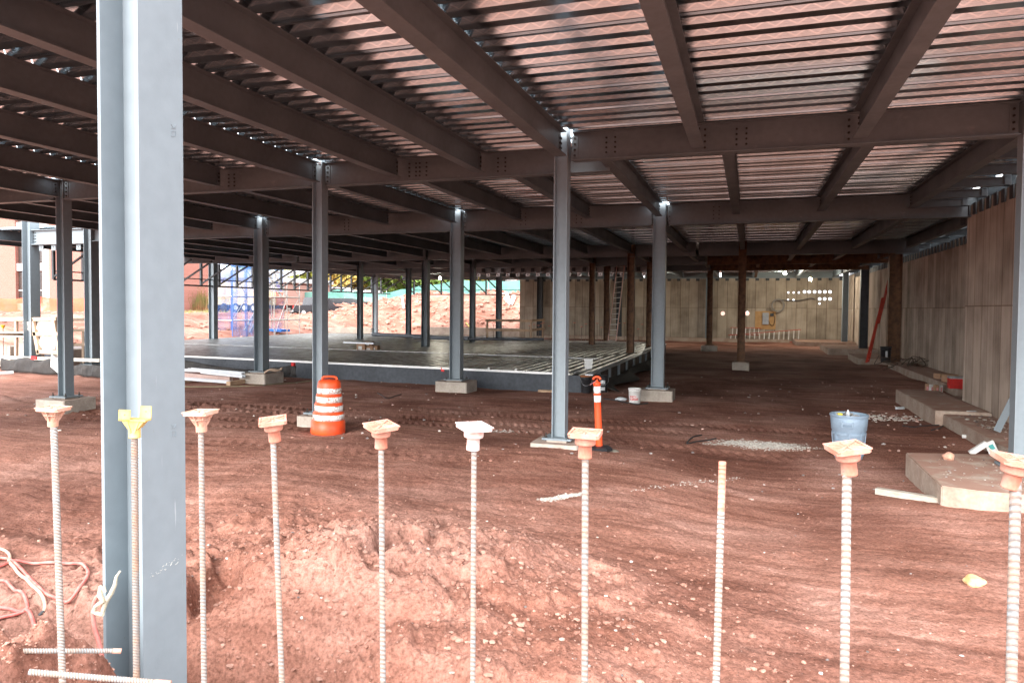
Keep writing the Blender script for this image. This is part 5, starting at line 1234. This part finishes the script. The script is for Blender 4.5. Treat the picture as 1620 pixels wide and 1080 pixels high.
for px in (203, 262, 352, 385): p = at(px,460,Y=Yl); MB().box(p.x-a.x-.7, p.x-a.x+.7, -.03, -.001, 1.1, 2.5).build('window', WIND, t)
# orange mesh fence
def mesh_mat(name, col, alpha, sc, sheen=.0):
    m_ = bpy.data.materials.new(name); m_.use_nodes = True; nt = m_.node_tree; N = nt.nodes; L = nt.links; b = N['Principled BSDF']; b.inputs['Base Color'].default_value = (*col,1); b.inputs['Roughness'].default_value = .7
    tc = N.new('ShaderNodeTexCoord'); n = N.new('ShaderNodeTexNoise'); n.inputs['Scale'].default_value = sc; n.inputs['Detail'].default_value = 4; L.new(tc.outputs['Object'], n.inputs['Vector'])
    mr = N.new('ShaderNodeMapRange'); mr.inputs[1].default_value = .35; mr.inputs[2].default_value = .65; mr.inputs[3].default_value = alpha-.15; mr.inputs[4].default_value = min(1, alpha+.15); L.new(n.outputs[0], mr.inputs[0]); L.new(mr.outputs[0], b.inputs['Alpha']); return m_
ONET = mesh_mat('orange safety mesh', (.75,.10,.035), .78, 2.5); BNET = mesh_mat('blue debris netting', (.08,.21,.56), .42, 1.2); GNET = mesh_mat('green fence fabric', (.085,.24,.20), .95, .8)
def net_fence(label, pts, z0, h, mt_, post_mt, name, step=2.5, topr=.06, wav=.06):
    pts = [Vector(p) for p in pts]; t = thing(name, label, 'fence', (pts[0].x, pts[0].y, 0)); o0 = t.location.copy(); vs_ = []; fs = []; n = 0; m8 = 4
    L_ = sum((pts[i+1]-pts[i]).length for i in range(len(pts)-1)); K = int(L_/.5); P_ = smooth(pts, max(2, K//(len(pts)-1)))
    for i, p in enumerate(P_):
        gz = ground_z(p.x, p.y) if z0 is None else z0
        d = (P_[min(i+1,len(P_)-1)]-P_[max(i-1,0)]).normalized(); nn = Vector((-d.y,d.x,0))
        for j in range(m8+1): u = j/m8; vs_.append(p-o0+Vector((0,0,gz+h*u-(topr*(1+math.sin(i*.9))*(u==1))))+nn*wav*math.sin(i*.8+j*1.7))
    for i in range(len(P_)-1):
        for j in range(m8): a = i*(m8+1)+j; fs.append((a,a+m8+1,a+m8+2,a+1))
    mb = MB(); mb.add(vs_, fs, True); mb.build('mesh_sheet', mt_, t)
    k = 0
    for i in range(0, len(P_), max(1, int(step/.5))):
        p = P_[i]; gz = ground_z(p.x, p.y) if z0 is None else z0
        MB().cyl(p-o0+Vector((0,0,gz-.2)), p-o0+Vector((0,0,gz+h+.1)), .03, n=6).build('post', post_mt, t)
    return t
P1 = at(-60,500,Y=41); P2 = at(165,502,Y=44)
net_fence('orange plastic mesh fence in front of the tall brick building', [(P1.x,P1.y,0),((P1.x+P2.x)/2,42.3,0),(P2.x,P2.y,0)], None, 1.25, ONET, mat('red fence stake', (.5,.06,.04), .7), 'orange_fence')
P1 = at(285,500,Y=58); P2 = at(332,498,Y=60)
net_fence('short piece of orange mesh fence before the low brick building', [(P1.x,P1.y,0),((P1.x+P2.x)/2,59,0),(P2.x,P2.y,0)], None, 1.2, ONET, MC['red fence stake'], 'orange_fence')
P1, P2, P3, P4 = at(500,470,Y=70), at(600,470,Y=72), at(700,465,Y=73.5), at(840,460,Y=74.5)
net_fence('long green fabric fence along the top of the red bank', [(P1.x-12,P1.y-2,0),(P1.x,P1.y,0),(P2.x,P2.y,0),(P3.x,P3.y,0),(P4.x,P4.y,0),(P4.x+8,P4.y,0)], None, 1.7, GNET, GALV, 'green_fence', step=3)
# trailer mounted generator
p = at(372,497,Y=54.0); gz = ground_z(p.x, p.y)
t = thing('trailer', 'cream box generator on a black wheeled trailer behind the scaffold', 'trailer', (at(336,490,Y=54).x, 53.5, gz)); o0 = t.location.copy(); TL = at(420,490,Y=54).x-o0.x
zt_ = at(372,446,Y=53.5).z-gz; zc = at(372,482,Y=53.5).z-gz
CREAM = mat('cream painted housing', (.42,.34,.21), .55, 0, .05, 2)
mb = MB(); mb.box(0,TL,0,2.0,zc,zt_); mb.build('housing', CREAM, t)
for k in range(5): MB().box(.25+k*TL/5, .25+k*TL/5+TL/7, -.02, -.001, zc+.25, zt_-.25).build('door_panel', mat('cream door', (.38,.31,.19), .55), t)
MB().box(-.2,TL+.9,.1,1.9,zc-.35,zc-.002).build('chassis', BLACKP, t)
for k in range(3):
    c = Vector((TL*.52+k*.95,-.02,.42)); w_ = MB().cyl(c, c+Vector((0,.28,0)), .40, n=20).build('wheel', BLACKP, t); MB().cyl(c-Vector((0,.012,0)), c, .22, n=16).build('rim', STONE, w_)
for k in range(2): c = Vector((.7+k*1.0,-.02,.42)); MB().cyl(c, c+Vector((0,.28,0)), .40, n=20).build('wheel', BLACKP, t)
# scaffold stair tower wrapped in blue netting
BT = mat('scaffold tube', (.42,.40,.38), .45, .4, .1, 5); DT = mat('blue scaffold tube', (.06,.14,.42), .5)
p0 = at(368,531,Y=38.2); p1 = at(474,527,Y=43.5); x0_, y0_, x1_, y1_ = p0.x, 38.2, p1.x, 43.5
t = thing('scaffold_tower', 'scaffold stair tower with blue debris netting outside the left edge', 'scaffold', (p0.x, p0.y, 0)); o0 = t.location.copy(); zg = ground_z(p0.x, p0.y)
du = Vector((x1_-x0_, y1_-y0_, 0)); dl = du.length; du.normalize(); dn = Vector((-du.y, du.x, 0))*1.6; Z4 = [zg-.1, zg+1.0, zg+2.55, zg+4.3, zg+6.0]
def tb(a, b_, nm, mt_=BT, r=.03): MB().cyl(a, b_, r, n=8).build(nm, mt_, t)
K = 5
for i in range(K+1):
    for s_ in (0, 1):
        b0 = du*dl*i/K+dn*s_; tb(b0+Vector((0,0,Z4[0])), b0+Vector((0,0,Z4[-1])), 'standard', BT if i > 2 else DT, .032)
    for z_ in Z4[1:]: tb(du*dl*i/K+Vector((0,0,z_)), du*dl*i/K+dn+Vector((0,0,z_)), 'transom', BT)
for s_ in (0, 1):
    for z_ in Z4[1:]: tb(dn*s_+Vector((0,0,z_)), dn*s_+du*dl+Vector((0,0,z_)), 'ledger', BT, .035)
for i in (0, 1, 3, 4):
    tb(du*dl*i/K+Vector((0,0,Z4[1-(i%2)])), du*dl*(i+1)/K+Vector((0,0,Z4[2])), 'brace', BT, .022); tb(du*dl*(i+1)/K+Vector((0,0,Z4[2])), du*dl*i/K+Vector((0,0,Z4[3])), 'brace', BT, .022)
for fl, (za, zb_, ua, ub) in enumerate(((Z4[0]+.1, Z4[2], .30, .62), (Z4[2], Z4[3]+.6, .90, .60))):
    A_ = du*dl*ua+dn*.35+Vector((0,0,za)); B_ = du*dl*ub+dn*.35+Vector((0,0,zb_))
    for w_ in (0, .4): MB().bar(A_+dn*w_, B_+dn*w_, .05, .16).build('stair_stringer', STONE, t)
    for k in range(9): c = A_.lerp(B_, (k+.5)/9)+dn*.2; MB().obox(c, du*.13, dn*.2, Vector((0,0,.018))).build('tread', STONE, t)
MB().obox(du*dl*.78+dn*.5+Vector((0,0,Z4[2])), du*dl*.22, dn*.5, Vector((0,0,.05))).build('plank_platform', WOOD, t)
MB().obox(du*dl*.78+dn*.1+Vector((0,0,Z4[1])), du*dl*.22, dn*.1, Vector((0,0,.04))).build('plank_platform', WOOD, t)
def net(u0, u1, za, zb_, s_):
    mb = MB(); vs_ = []; n = 14
    for i in range(n+1):
        u = u0+(u1-u0)*i/n
        for j in range(5): vs_.append(du*dl*u+dn*s_+Vector((0,0,za+(zb_-za)*j/4))+dn*(.05*math.sin(i*1.9+j*1.1)))
    mb.add(vs_, [(i*5+j,(i+1)*5+j,(i+1)*5+j+1,i*5+j+1) for i in range(n) for j in range(4)], True); mb.build('netting', BNET, t)
net(0,.42,Z4[0],Z4[4],-.06); net(.62,1.0,Z4[0],Z4[2],1.05); net(.62,1.0,Z4[2]+.4,Z4[4],1.05); net(0,.3,Z4[0],Z4[4],1.06)
p = at(437,527,Y=43); o = MB().prism([(-.9,-.3),(.7,-.4),(1.0,.2),(-.2,.5),(-1.0,.3)],0,.16).build('blue_tarp', mat('bright blue tarp', (.03,.20,.72), .5), None, (p.x, p.y, .26)); tag(o, 'folded bright blue tarp at the scaffold foot', 'tarp')
# pickup truck seen from behind
def vehicle(label, px, py, Y, col, L_=5.2, W_=1.95, H_=1.85, rz=0, pick=True, name='pickup_truck', cat='truck'):
    p = at(px, py, Y=Y); gz = ground_z(p.x, Y); t = thing(name, label, cat, (p.x, Y, gz), rz); BM = mat('car paint '+label[:12], col, .25, .2, .03, 3, spec=.6)
    if pick: side = [(-L_/2,.45),(L_/2,.5),(L_/2,.95),(L_/2-.9,1.08),(L_/2-1.6,H_-.05),(L_/2-3.1,H_),(L_/2-3.35,1.12),(-L_/2,1.08)]
    else: side = [(-L_/2,.4),(L_/2,.45),(L_/2,1.0),(L_/2-.8,1.2),(L_/2-1.3,H_),(-L_/2+.15,H_),(-L_/2,1.0)]
    n = len(side); a = [(x,-W_/2,z) for x,z in side]; b_ = [(x,W_/2,z) for x,z in side]
    mb = MB(); mb.add(a+b_, [list(range(n)), list(range(n,2*n))[::-1]]+[(i,n+i,n+(i+1)%n,(i+1)%n) for i in range(n)]); mb.build('body', BM, t)
    for s_ in (-1, 1):
        for xw in (-L_/2+.95, L_/2-.95):
            w_ = MB().cyl((xw,s_*(W_/2-.2),.38),(xw,s_*(W_/2+.02),.38),.38,n=20).build('wheel', BLACKP, t); MB().cyl((xw,s_*(W_/2+.02),.38),(xw,s_*(W_/2+.03),.38),.22,n=14).build('rim', GALV, w_)
        MB().box(-L_/2-.02,-L_/2-.001,s_*(W_/2-.16)-.08,s_*(W_/2-.16)+.08,.75,1.05).build('tail_light', mat('red tail light', (.7,.02,.02), .3), t)
        if pick: MB().box(L_/2-3.0,L_/2-1.7,s_*(W_/2+.003)-.002,s_*(W_/2+.003)+.002,1.2,H_-.15).build('side_window', WIND, t)
        else: MB().box(-L_/2+.5,L_/2-1.5,s_*(W_/2+.003)-.002,s_*(W_/2+.003)+.002,1.15,H_-.2).build('side_window', WIND, t)
    MB().box(-L_/2-.12,-L_/2-.021,-W_/2+.1,W_/2-.1,.45,.62).build('bumper', GALV, t)
    MB().box(-L_/2-.014,-L_/2-.002,-.25,.25,.66,.80).build('number_plate', STONE, t)
    return t
vehicle('black pickup truck with red tail lights parked beyond the scaffold', 497, 488, 60, (.015,.016,.02), rz=1.1)
vehicle('low dark car beyond the soil heap right of the drum column', 545, 485, 66, (.03,.032,.036), L_=4.4, H_=1.35, rz=.3, pick=False, name='parked_car', cat='car')
vehicle('white van parked behind the green fence, left one', 535, 470, 78, (.75,.75,.75), L_=5.4, H_=2.4, rz=.1, pick=False, name='parked_van', cat='van')
vehicle('white van parked behind the green fence, right one', 585, 470, 80, (.70,.72,.74), L_=5.0, H_=2.0, rz=.1, pick=False, name='parked_van', cat='van')
# pale house behind the fence at the right
p = at(790,455,Y=92); q = at(900,455,Y=92)
t = thing('white_house', 'white and pink brick house beyond the green fence', 'building', (p.x-3.5, 92, 2.2)); W_ = q.x-p.x+4
MB().box(0,W_*.45,0,8,0,7).build('wall', STONE, t); MB().box(W_*.45,W_,-.5,8,0,6.5).build('wall', BRICK, t); MB().box(-.3,W_+.3,-.8,8.3,7,7.4).build('roof', mat('grey shingles', (.3,.28,.27), .9), t)
for k in range(5): w_ = MB().box(1+k*W_/5.2,1.9+k*W_/5.2,-.56,-.52,2.6,4.2).build('window', WIND, t)
# trees
def leaf_mat(name, c1, c2):
    m_ = mat(name, c1, .6, 0, .25, .8, col2=c2, mixlo=.42, mixhi=.58); m_.node_tree.nodes['Principled BSDF'].inputs['Transmission Weight'].default_value = 0; return m_
LG = [leaf_mat('yellow green leaves', (.25,.29,.055), (.34,.33,.06)), leaf_mat('fresh green leaves', (.14,.24,.05), (.20,.28,.06)), leaf_mat('deep green leaves', (.07,.13,.035), (.11,.18,.05)), leaf_mat('autumn ochre leaves', (.42,.25,.06), (.36,.30,.07))]
BARK = mat('bark', (.16,.12,.09), .95, 0, .2, 4)
def tree(label, px, Y, h, w, mi, seed, low=.12):
    rg = random.Random(seed); p = at(px, 470, Y=Y); gz = ground_z(p.x, Y); t = thing('tree', label, 'tree', (p.x, Y, gz), rg.uniform(0,6), 'trees beyond the green fence')
    mb = MB(); top = Vector((rg.uniform(-.4,.4), rg.uniform(-.4,.4), h*.85)); mb.tube([(0,0,-.3),(.05,.03,h*.25),top*.6,top], [h*.022,h*.017,h*.010,h*.003], 8)
    limbs = []
    for k in range(12):
        z = h*rg.uniform(.15,.75); an = rg.uniform(0,6.28); e = Vector((math.cos(an)*w*rg.uniform(.25,.46), math.sin(an)*w*rg.uniform(.25,.46), z+h*rg.uniform(.05,.22))); limbs.append(e); mb.tube([(top.x*.5*z/h,top.y*.5*z/h,z), e*.5+Vector((0,0,z*.45)), e], [h*.008,h*.005,h*.002], 6)
    mb.build('trunk', BARK, t); mb = MB(); cl = []
    for k in range(80):
        while True:
            q = Vector((rg.uniform(-1,1), rg.uniform(-1,1), rg.uniform(-1,1)))
            if .15 < q.length < 1: break
        cl.append((Vector((q.x*w*.46, q.y*w*.46, h*(low+(1-low)*.5)+q.z*h*(1-low)*.5)), w*rg.uniform(.06,.15)))
    cl += [(e, w*.1) for e in limbs]; vs_ = []; fs = []
    for c, r in cl:
        for _ in range(95):
            d = Vector((rg.gauss(0,1), rg.gauss(0,1), rg.gauss(0,.8))).normalized()*r*rg.uniform(.5,1.1); q = c+d; s_ = rg.uniform(.16,.34)
            a = Vector((rg.uniform(-1,1), rg.uniform(-1,1), rg.uniform(-1,1))).normalized()*s_; b_ = a.orthogonal().normalized()*s_*.7; k = len(vs_); vs_ += [q-a, q+b_, q+a, q-b_]; fs.append((k,k+1,k+2,k+3))
    mb.add(vs_, fs); mb.build('crown', LG[mi], t); return t
kinds = ['yellow green tree', 'fresh green tree', 'deep green tree', 'ochre tinged tree']
for i, (px, Y, h, w, mi) in enumerate(((415,88,11,9,1),(452,92,12,10,0),(500,86,10,8,0),(530,95,12,9,2),(552,84,9,7,3),(583,90,11,8,0),(612,86,9,8,1),(640,95,12,9,0),(662,88,9,8,2),(690,84,9,8,1),(715,92,11,8,2),(740,88,10,9,0),(770,96,11,8,1))):
    tree(f'{kinds[mi]} beyond the green fence, {ORD[i]} counted from the left', px, Y, h, w, mi, 100+i)
# tall weeds by the low building
t = thing('weed_clump', 'clump of tall yellow green weeds by the low brick building', 'plants', lp(0,0) if False else (at(312,498,Y=57).x, 57, ground_z(at(312,498,Y=57).x,57))); mb = MB(); rg = random.Random(5)
for k in range(260):
    b0 = Vector((rg.gauss(0,1.1), rg.gauss(0,.4), 0)); h = rg.uniform(.8,2.6); q = b0+Vector((rg.gauss(0,.2), rg.gauss(0,.2), h)); w_ = Vector((.03,.01,0)); mb.add([b0-w_, b0+w_, q], [(0,1,2)])
    for j in range(5): c = b0.lerp(q, rg.uniform(.3,1)); a = Vector((rg.uniform(-.12,.12), .02, rg.uniform(0,.12))); mb.add([c, c+a+Vector((0,0,.04)), c+a*1.6], [(0,1,2)])
mb.build('stems', mat('rusty green weeds', (.13,.13,.035), .8, 0, .3, 1.2, col2=(.22,.10,.045)), t)
def grass_pt(rg): return (at(310,500,Y=52).x+rg.gauss(0,3.0), 52+rg.gauss(0,3))
rg = random.Random(9); mb = MB()
for k in range(900):
    x, y = grass_pt(rg); mb.v += []; z = ground_z(x, y) if k % 13 == 0 else z0g if k else 0; z0g = z; h = rg.uniform(.10,.28); mb.add([(x-.04,y,z-.1),(x+.04,y,z-.1),(x+rg.uniform(-.1,.1),y,z+h)], [(0,1,2)])
o = mb.build('grass', mat('dry grass', (.20,.19,.07), .9, 0, .2, 2)); tag(o, 'sparse dry grass on the soil before the low building', 'grass', kind='stuff')
# tarps and stakes on the red bank
def sheet(label, pts, mt_, name='tarp'):
    P_ = [at(x,y,Y=Y_) for x,y,Y_ in pts]; P_ = [Vector((p.x,p.y,ground_z(p.x,p.y)+.12+.05*(i%2))) for i, p in enumerate(P_)]; o0 = P_[0].copy(); mb = MB(); n = len(P_)//2; vs_ = [p-o0 for p in P_]
    mb.add(vs_, [(2*i,2*i+1,2*i+3,2*i+2) for i in range(n-1)], True); o = mb.build(name, mt_, None, o0); md = o.modifiers.new('thick','SOLIDIFY'); md.thickness = .05; return tag(o, label, 'tarp')
def Yon(px, py):
    for Y_ in np.arange(55, 75, .25):
        p = at(px, py, Y=float(Y_))
        if ground_z(p.x, p.y) >= p.z: return float(Y_)
    return 64.0
def bk(*px): return [(x,y,Yon(x,y)) for x,y in px]
sheet('white torn tarp draped in a V on the red bank, left arm', bk((794,468),(803,468),(797,475),(805,474),(801,481),(808,480),(806,486),(811,485)), PAPER)
sheet('white torn tarp strip on the red bank, right arm', bk((810,470),(816,471),(809,477),(815,479),(806,483),(811,486)), PAPER)
sheet('narrow pale plastic strip lying down the red bank', bk((634,472),(637,472),(636,480),(639,480),(637,490),(640,491)), PAPER)
for i, (px, py) in enumerate(((795,523),(800,527))): pass
o = MB().bar(at(737,510,Y=53), at(744,518,Y=53), .25, .05).build('yellow_strip', mat('yellow black strip', (.75,.55,.08), .6)); tag(o, 'yellow strip lying near the low kerb wall', 'strip')
# ------------------------------------------------------------------ left yard: kerb, black fabric, timber railing
zr = -.18
def Yof(px, py, z): return at(px, py, Z=z).y
kb = [at(-60,566,Z=.25), at(0,565,Z=.25), at(95,568,Z=.25), at(162,570,Z=.25)]
mb = MB(); 
for i in range(3): mb.bar(kb[i], kb[i+1], .25, .09)
o = mb.build('kerb_board', mat('pale concrete edge', (.55,.50,.43), .9)); tag(o, 'pale concrete kerb edge above the black fabric at the far left', 'kerb')
y_k = kb[1].y
ribbon('fabric_skirt', 'wrinkled black silt fabric hanging from the kerb at the far left', [at(x,y,Y=y_k-.25) for x,y in ((2,566),(15,570),(30,566),(45,566),(60,571),(78,567),(92,570))], [at(x,y,Y=y_k-.3) for x,y in ((2,586),(15,588),(30,588),(45,590),(60,591),(78,592),(92,593))], mat('worn dark fabric', (.028,.025,.024), .8, 0, .2, 3, col2=(.045,.04,.037), bump=.4, bscale=6, dist=.05), amp=.04)
ribbon('fabric_skirt', 'black fabric folded over the kerb right of the leftmost dark column', [at(x,y,Y=y_k-.3) for x,y in ((117,579),(125,577),(133,576),(142,578),(150,577),(162,578))], [at(x,y,Y=y_k-.4) for x,y in ((117,594),(125,594),(133,595),(142,596),(150,596),(162,597))], FAB, amp=.04)
o = MB().obox(at(87,575,Y=y_k-.5),(.16,0,-.10),(0,.01,0),(.02,0,.2)).build('white_flap', WHITE); tag(o, 'white torn flap on the black fabric at the far left', 'flap')
o = MB().obox(at(54,566,Y=y_k-.3),(.12,0,0),(0,.02,0),(0,0,.05)).build('red_tape', mat('bright red cap', (.75,.02,.02), .5)); tag(o, 'red tape bundle on the kerb at the far left', 'tape')
o = MB().cyl(lp(-10,594,.05), lp(21,592,.05), .06, n=12).build('white_pipe', WHITE); tag(o, 'short white pipe lying on the soil at the far left', 'pipe')
t = thing('timber_railing', 'timber railing with three horizontal boards along the left yard', 'railing', at(26,560,Y=y_k+.6)); o0 = t.location.copy(); Yq = y_k+.8
PW = mat('new pale lumber', (.55,.40,.29), .8, 0, .12, 5, col2=(.47,.33,.23))
for y1, y2 in ((506,504),(526,528),(531,530)): MB().bar(at(-70,y1,Y=Yq)-o0, at(56,y2,Y=Yq)-o0, .05, .13).build('rail', PW, t)
for px in (-30, 26, 44): MB().bar(at(px,562,Y=Yq+.05)-o0, at(px,505,Y=Yq+.05)-o0, .09, .09).build('post', PW, t)
t = thing('sheeted_frame', 'leaning timber frame covered with crumpled white sheets at the left', 'frame', at(75,560,Y=y_k+.4)); o0 = t.location.copy(); Yq = y_k+.5
for a, b_ in (((52,505),(62,560)),((86,505),(95,562)),((52,505),(90,504)),((50,528),(96,528)),((60,556),(94,557))): MB().bar(at(*a,Y=Yq)-o0, at(*b_,Y=Yq)-o0, .10, .12).build('timber', PW, t)
WS = mat('white sheeting', (.76,.74,.68), .7, 0, .05, 4, bump=.6, bscale=3, dist=.08)
for q in (((57,507),(86,506),(87,525),(58,526)), ((59,531),(87,530),(88,552),(62,553)), ((35,510),(52,508),(53,524),(44,522))):
    mb = MB(); A_, B_, C_, D_ = [at(*c,Y=Yq+.06)-o0 for c in q]; n = 8; vs_ = [A_.lerp(B_,i/n).lerp(D_.lerp(C_,i/n),j/n)+Vector((0,.05*math.sin(i*1.4+j*.8),0)) for j in range(n+1) for i in range(n+1)]
    mb.add(vs_, [(j*9+i,j*9+i+1,j*9+i+10,j*9+i+9) for j in range(n) for i in range(n)], True); mb.build('sheet', WS, t)
t = thing('timber_railing', 'dark timber railing right of the leftmost front column', 'railing', at(118,585,Y=y_k+.6)); o0 = t.location.copy(); Yq = y_k+1.0
for y1, y2 in ((506,505),(523,521),(546,543)): MB().bar(at(98,y1,Y=Yq)-o0, at(175,y2,Y=Yq)-o0, .05, .10).build('rail', mat('dark wet lumber', (.14,.10,.07), .8), t)
for px in (133, 170): MB().bar(at(px,580,Y=Yq+.05)-o0, at(px,520,Y=Yq+.05)-o0, .10, .10).build('post', MC['dark wet lumber'], t)
for i, (px, py, w, h, lab) in enumerate(((10,565,1.2,.42,'grey concrete block behind the kerb at the frame edge'),(110,572,.9,.45,'pale concrete block behind the kerb right of the leftmost front column'),(50,560,.5,.5,'small white block beside the sheeted frame'))):
    p = at(px, py, Y=y_k+1.6); o = MB().box(-w/2,w/2,-.3,.3,-.3,h).build('concrete_block', CONC, None, (p.x, p.y, p.z)); tag(o, lab, 'block')
for i, px in enumerate((5, 48)):
    p = at(px, 520, Y=y_k+1.2); pt = at(px, 517 if i == 0 else 528, Y=y_k+1.2); t = thing('small_dowel', ['thin bar with yellow cap at the frame edge','thin bar with yellow cap beside the sheeted frame'][i], 'rebar', (p.x,p.y,-.2)); MB().cyl((0,0,0),(0,0,pt.z+.2),.014,n=6).build('bar', DK, t); MB().lathe([(.02,pt.z+.14),(.07,pt.z+.24),(.07,pt.z+.27),(0,pt.z+.27)],8).build('cap', mat('bright yellow cap', (.75,.42,.02), .6), t)
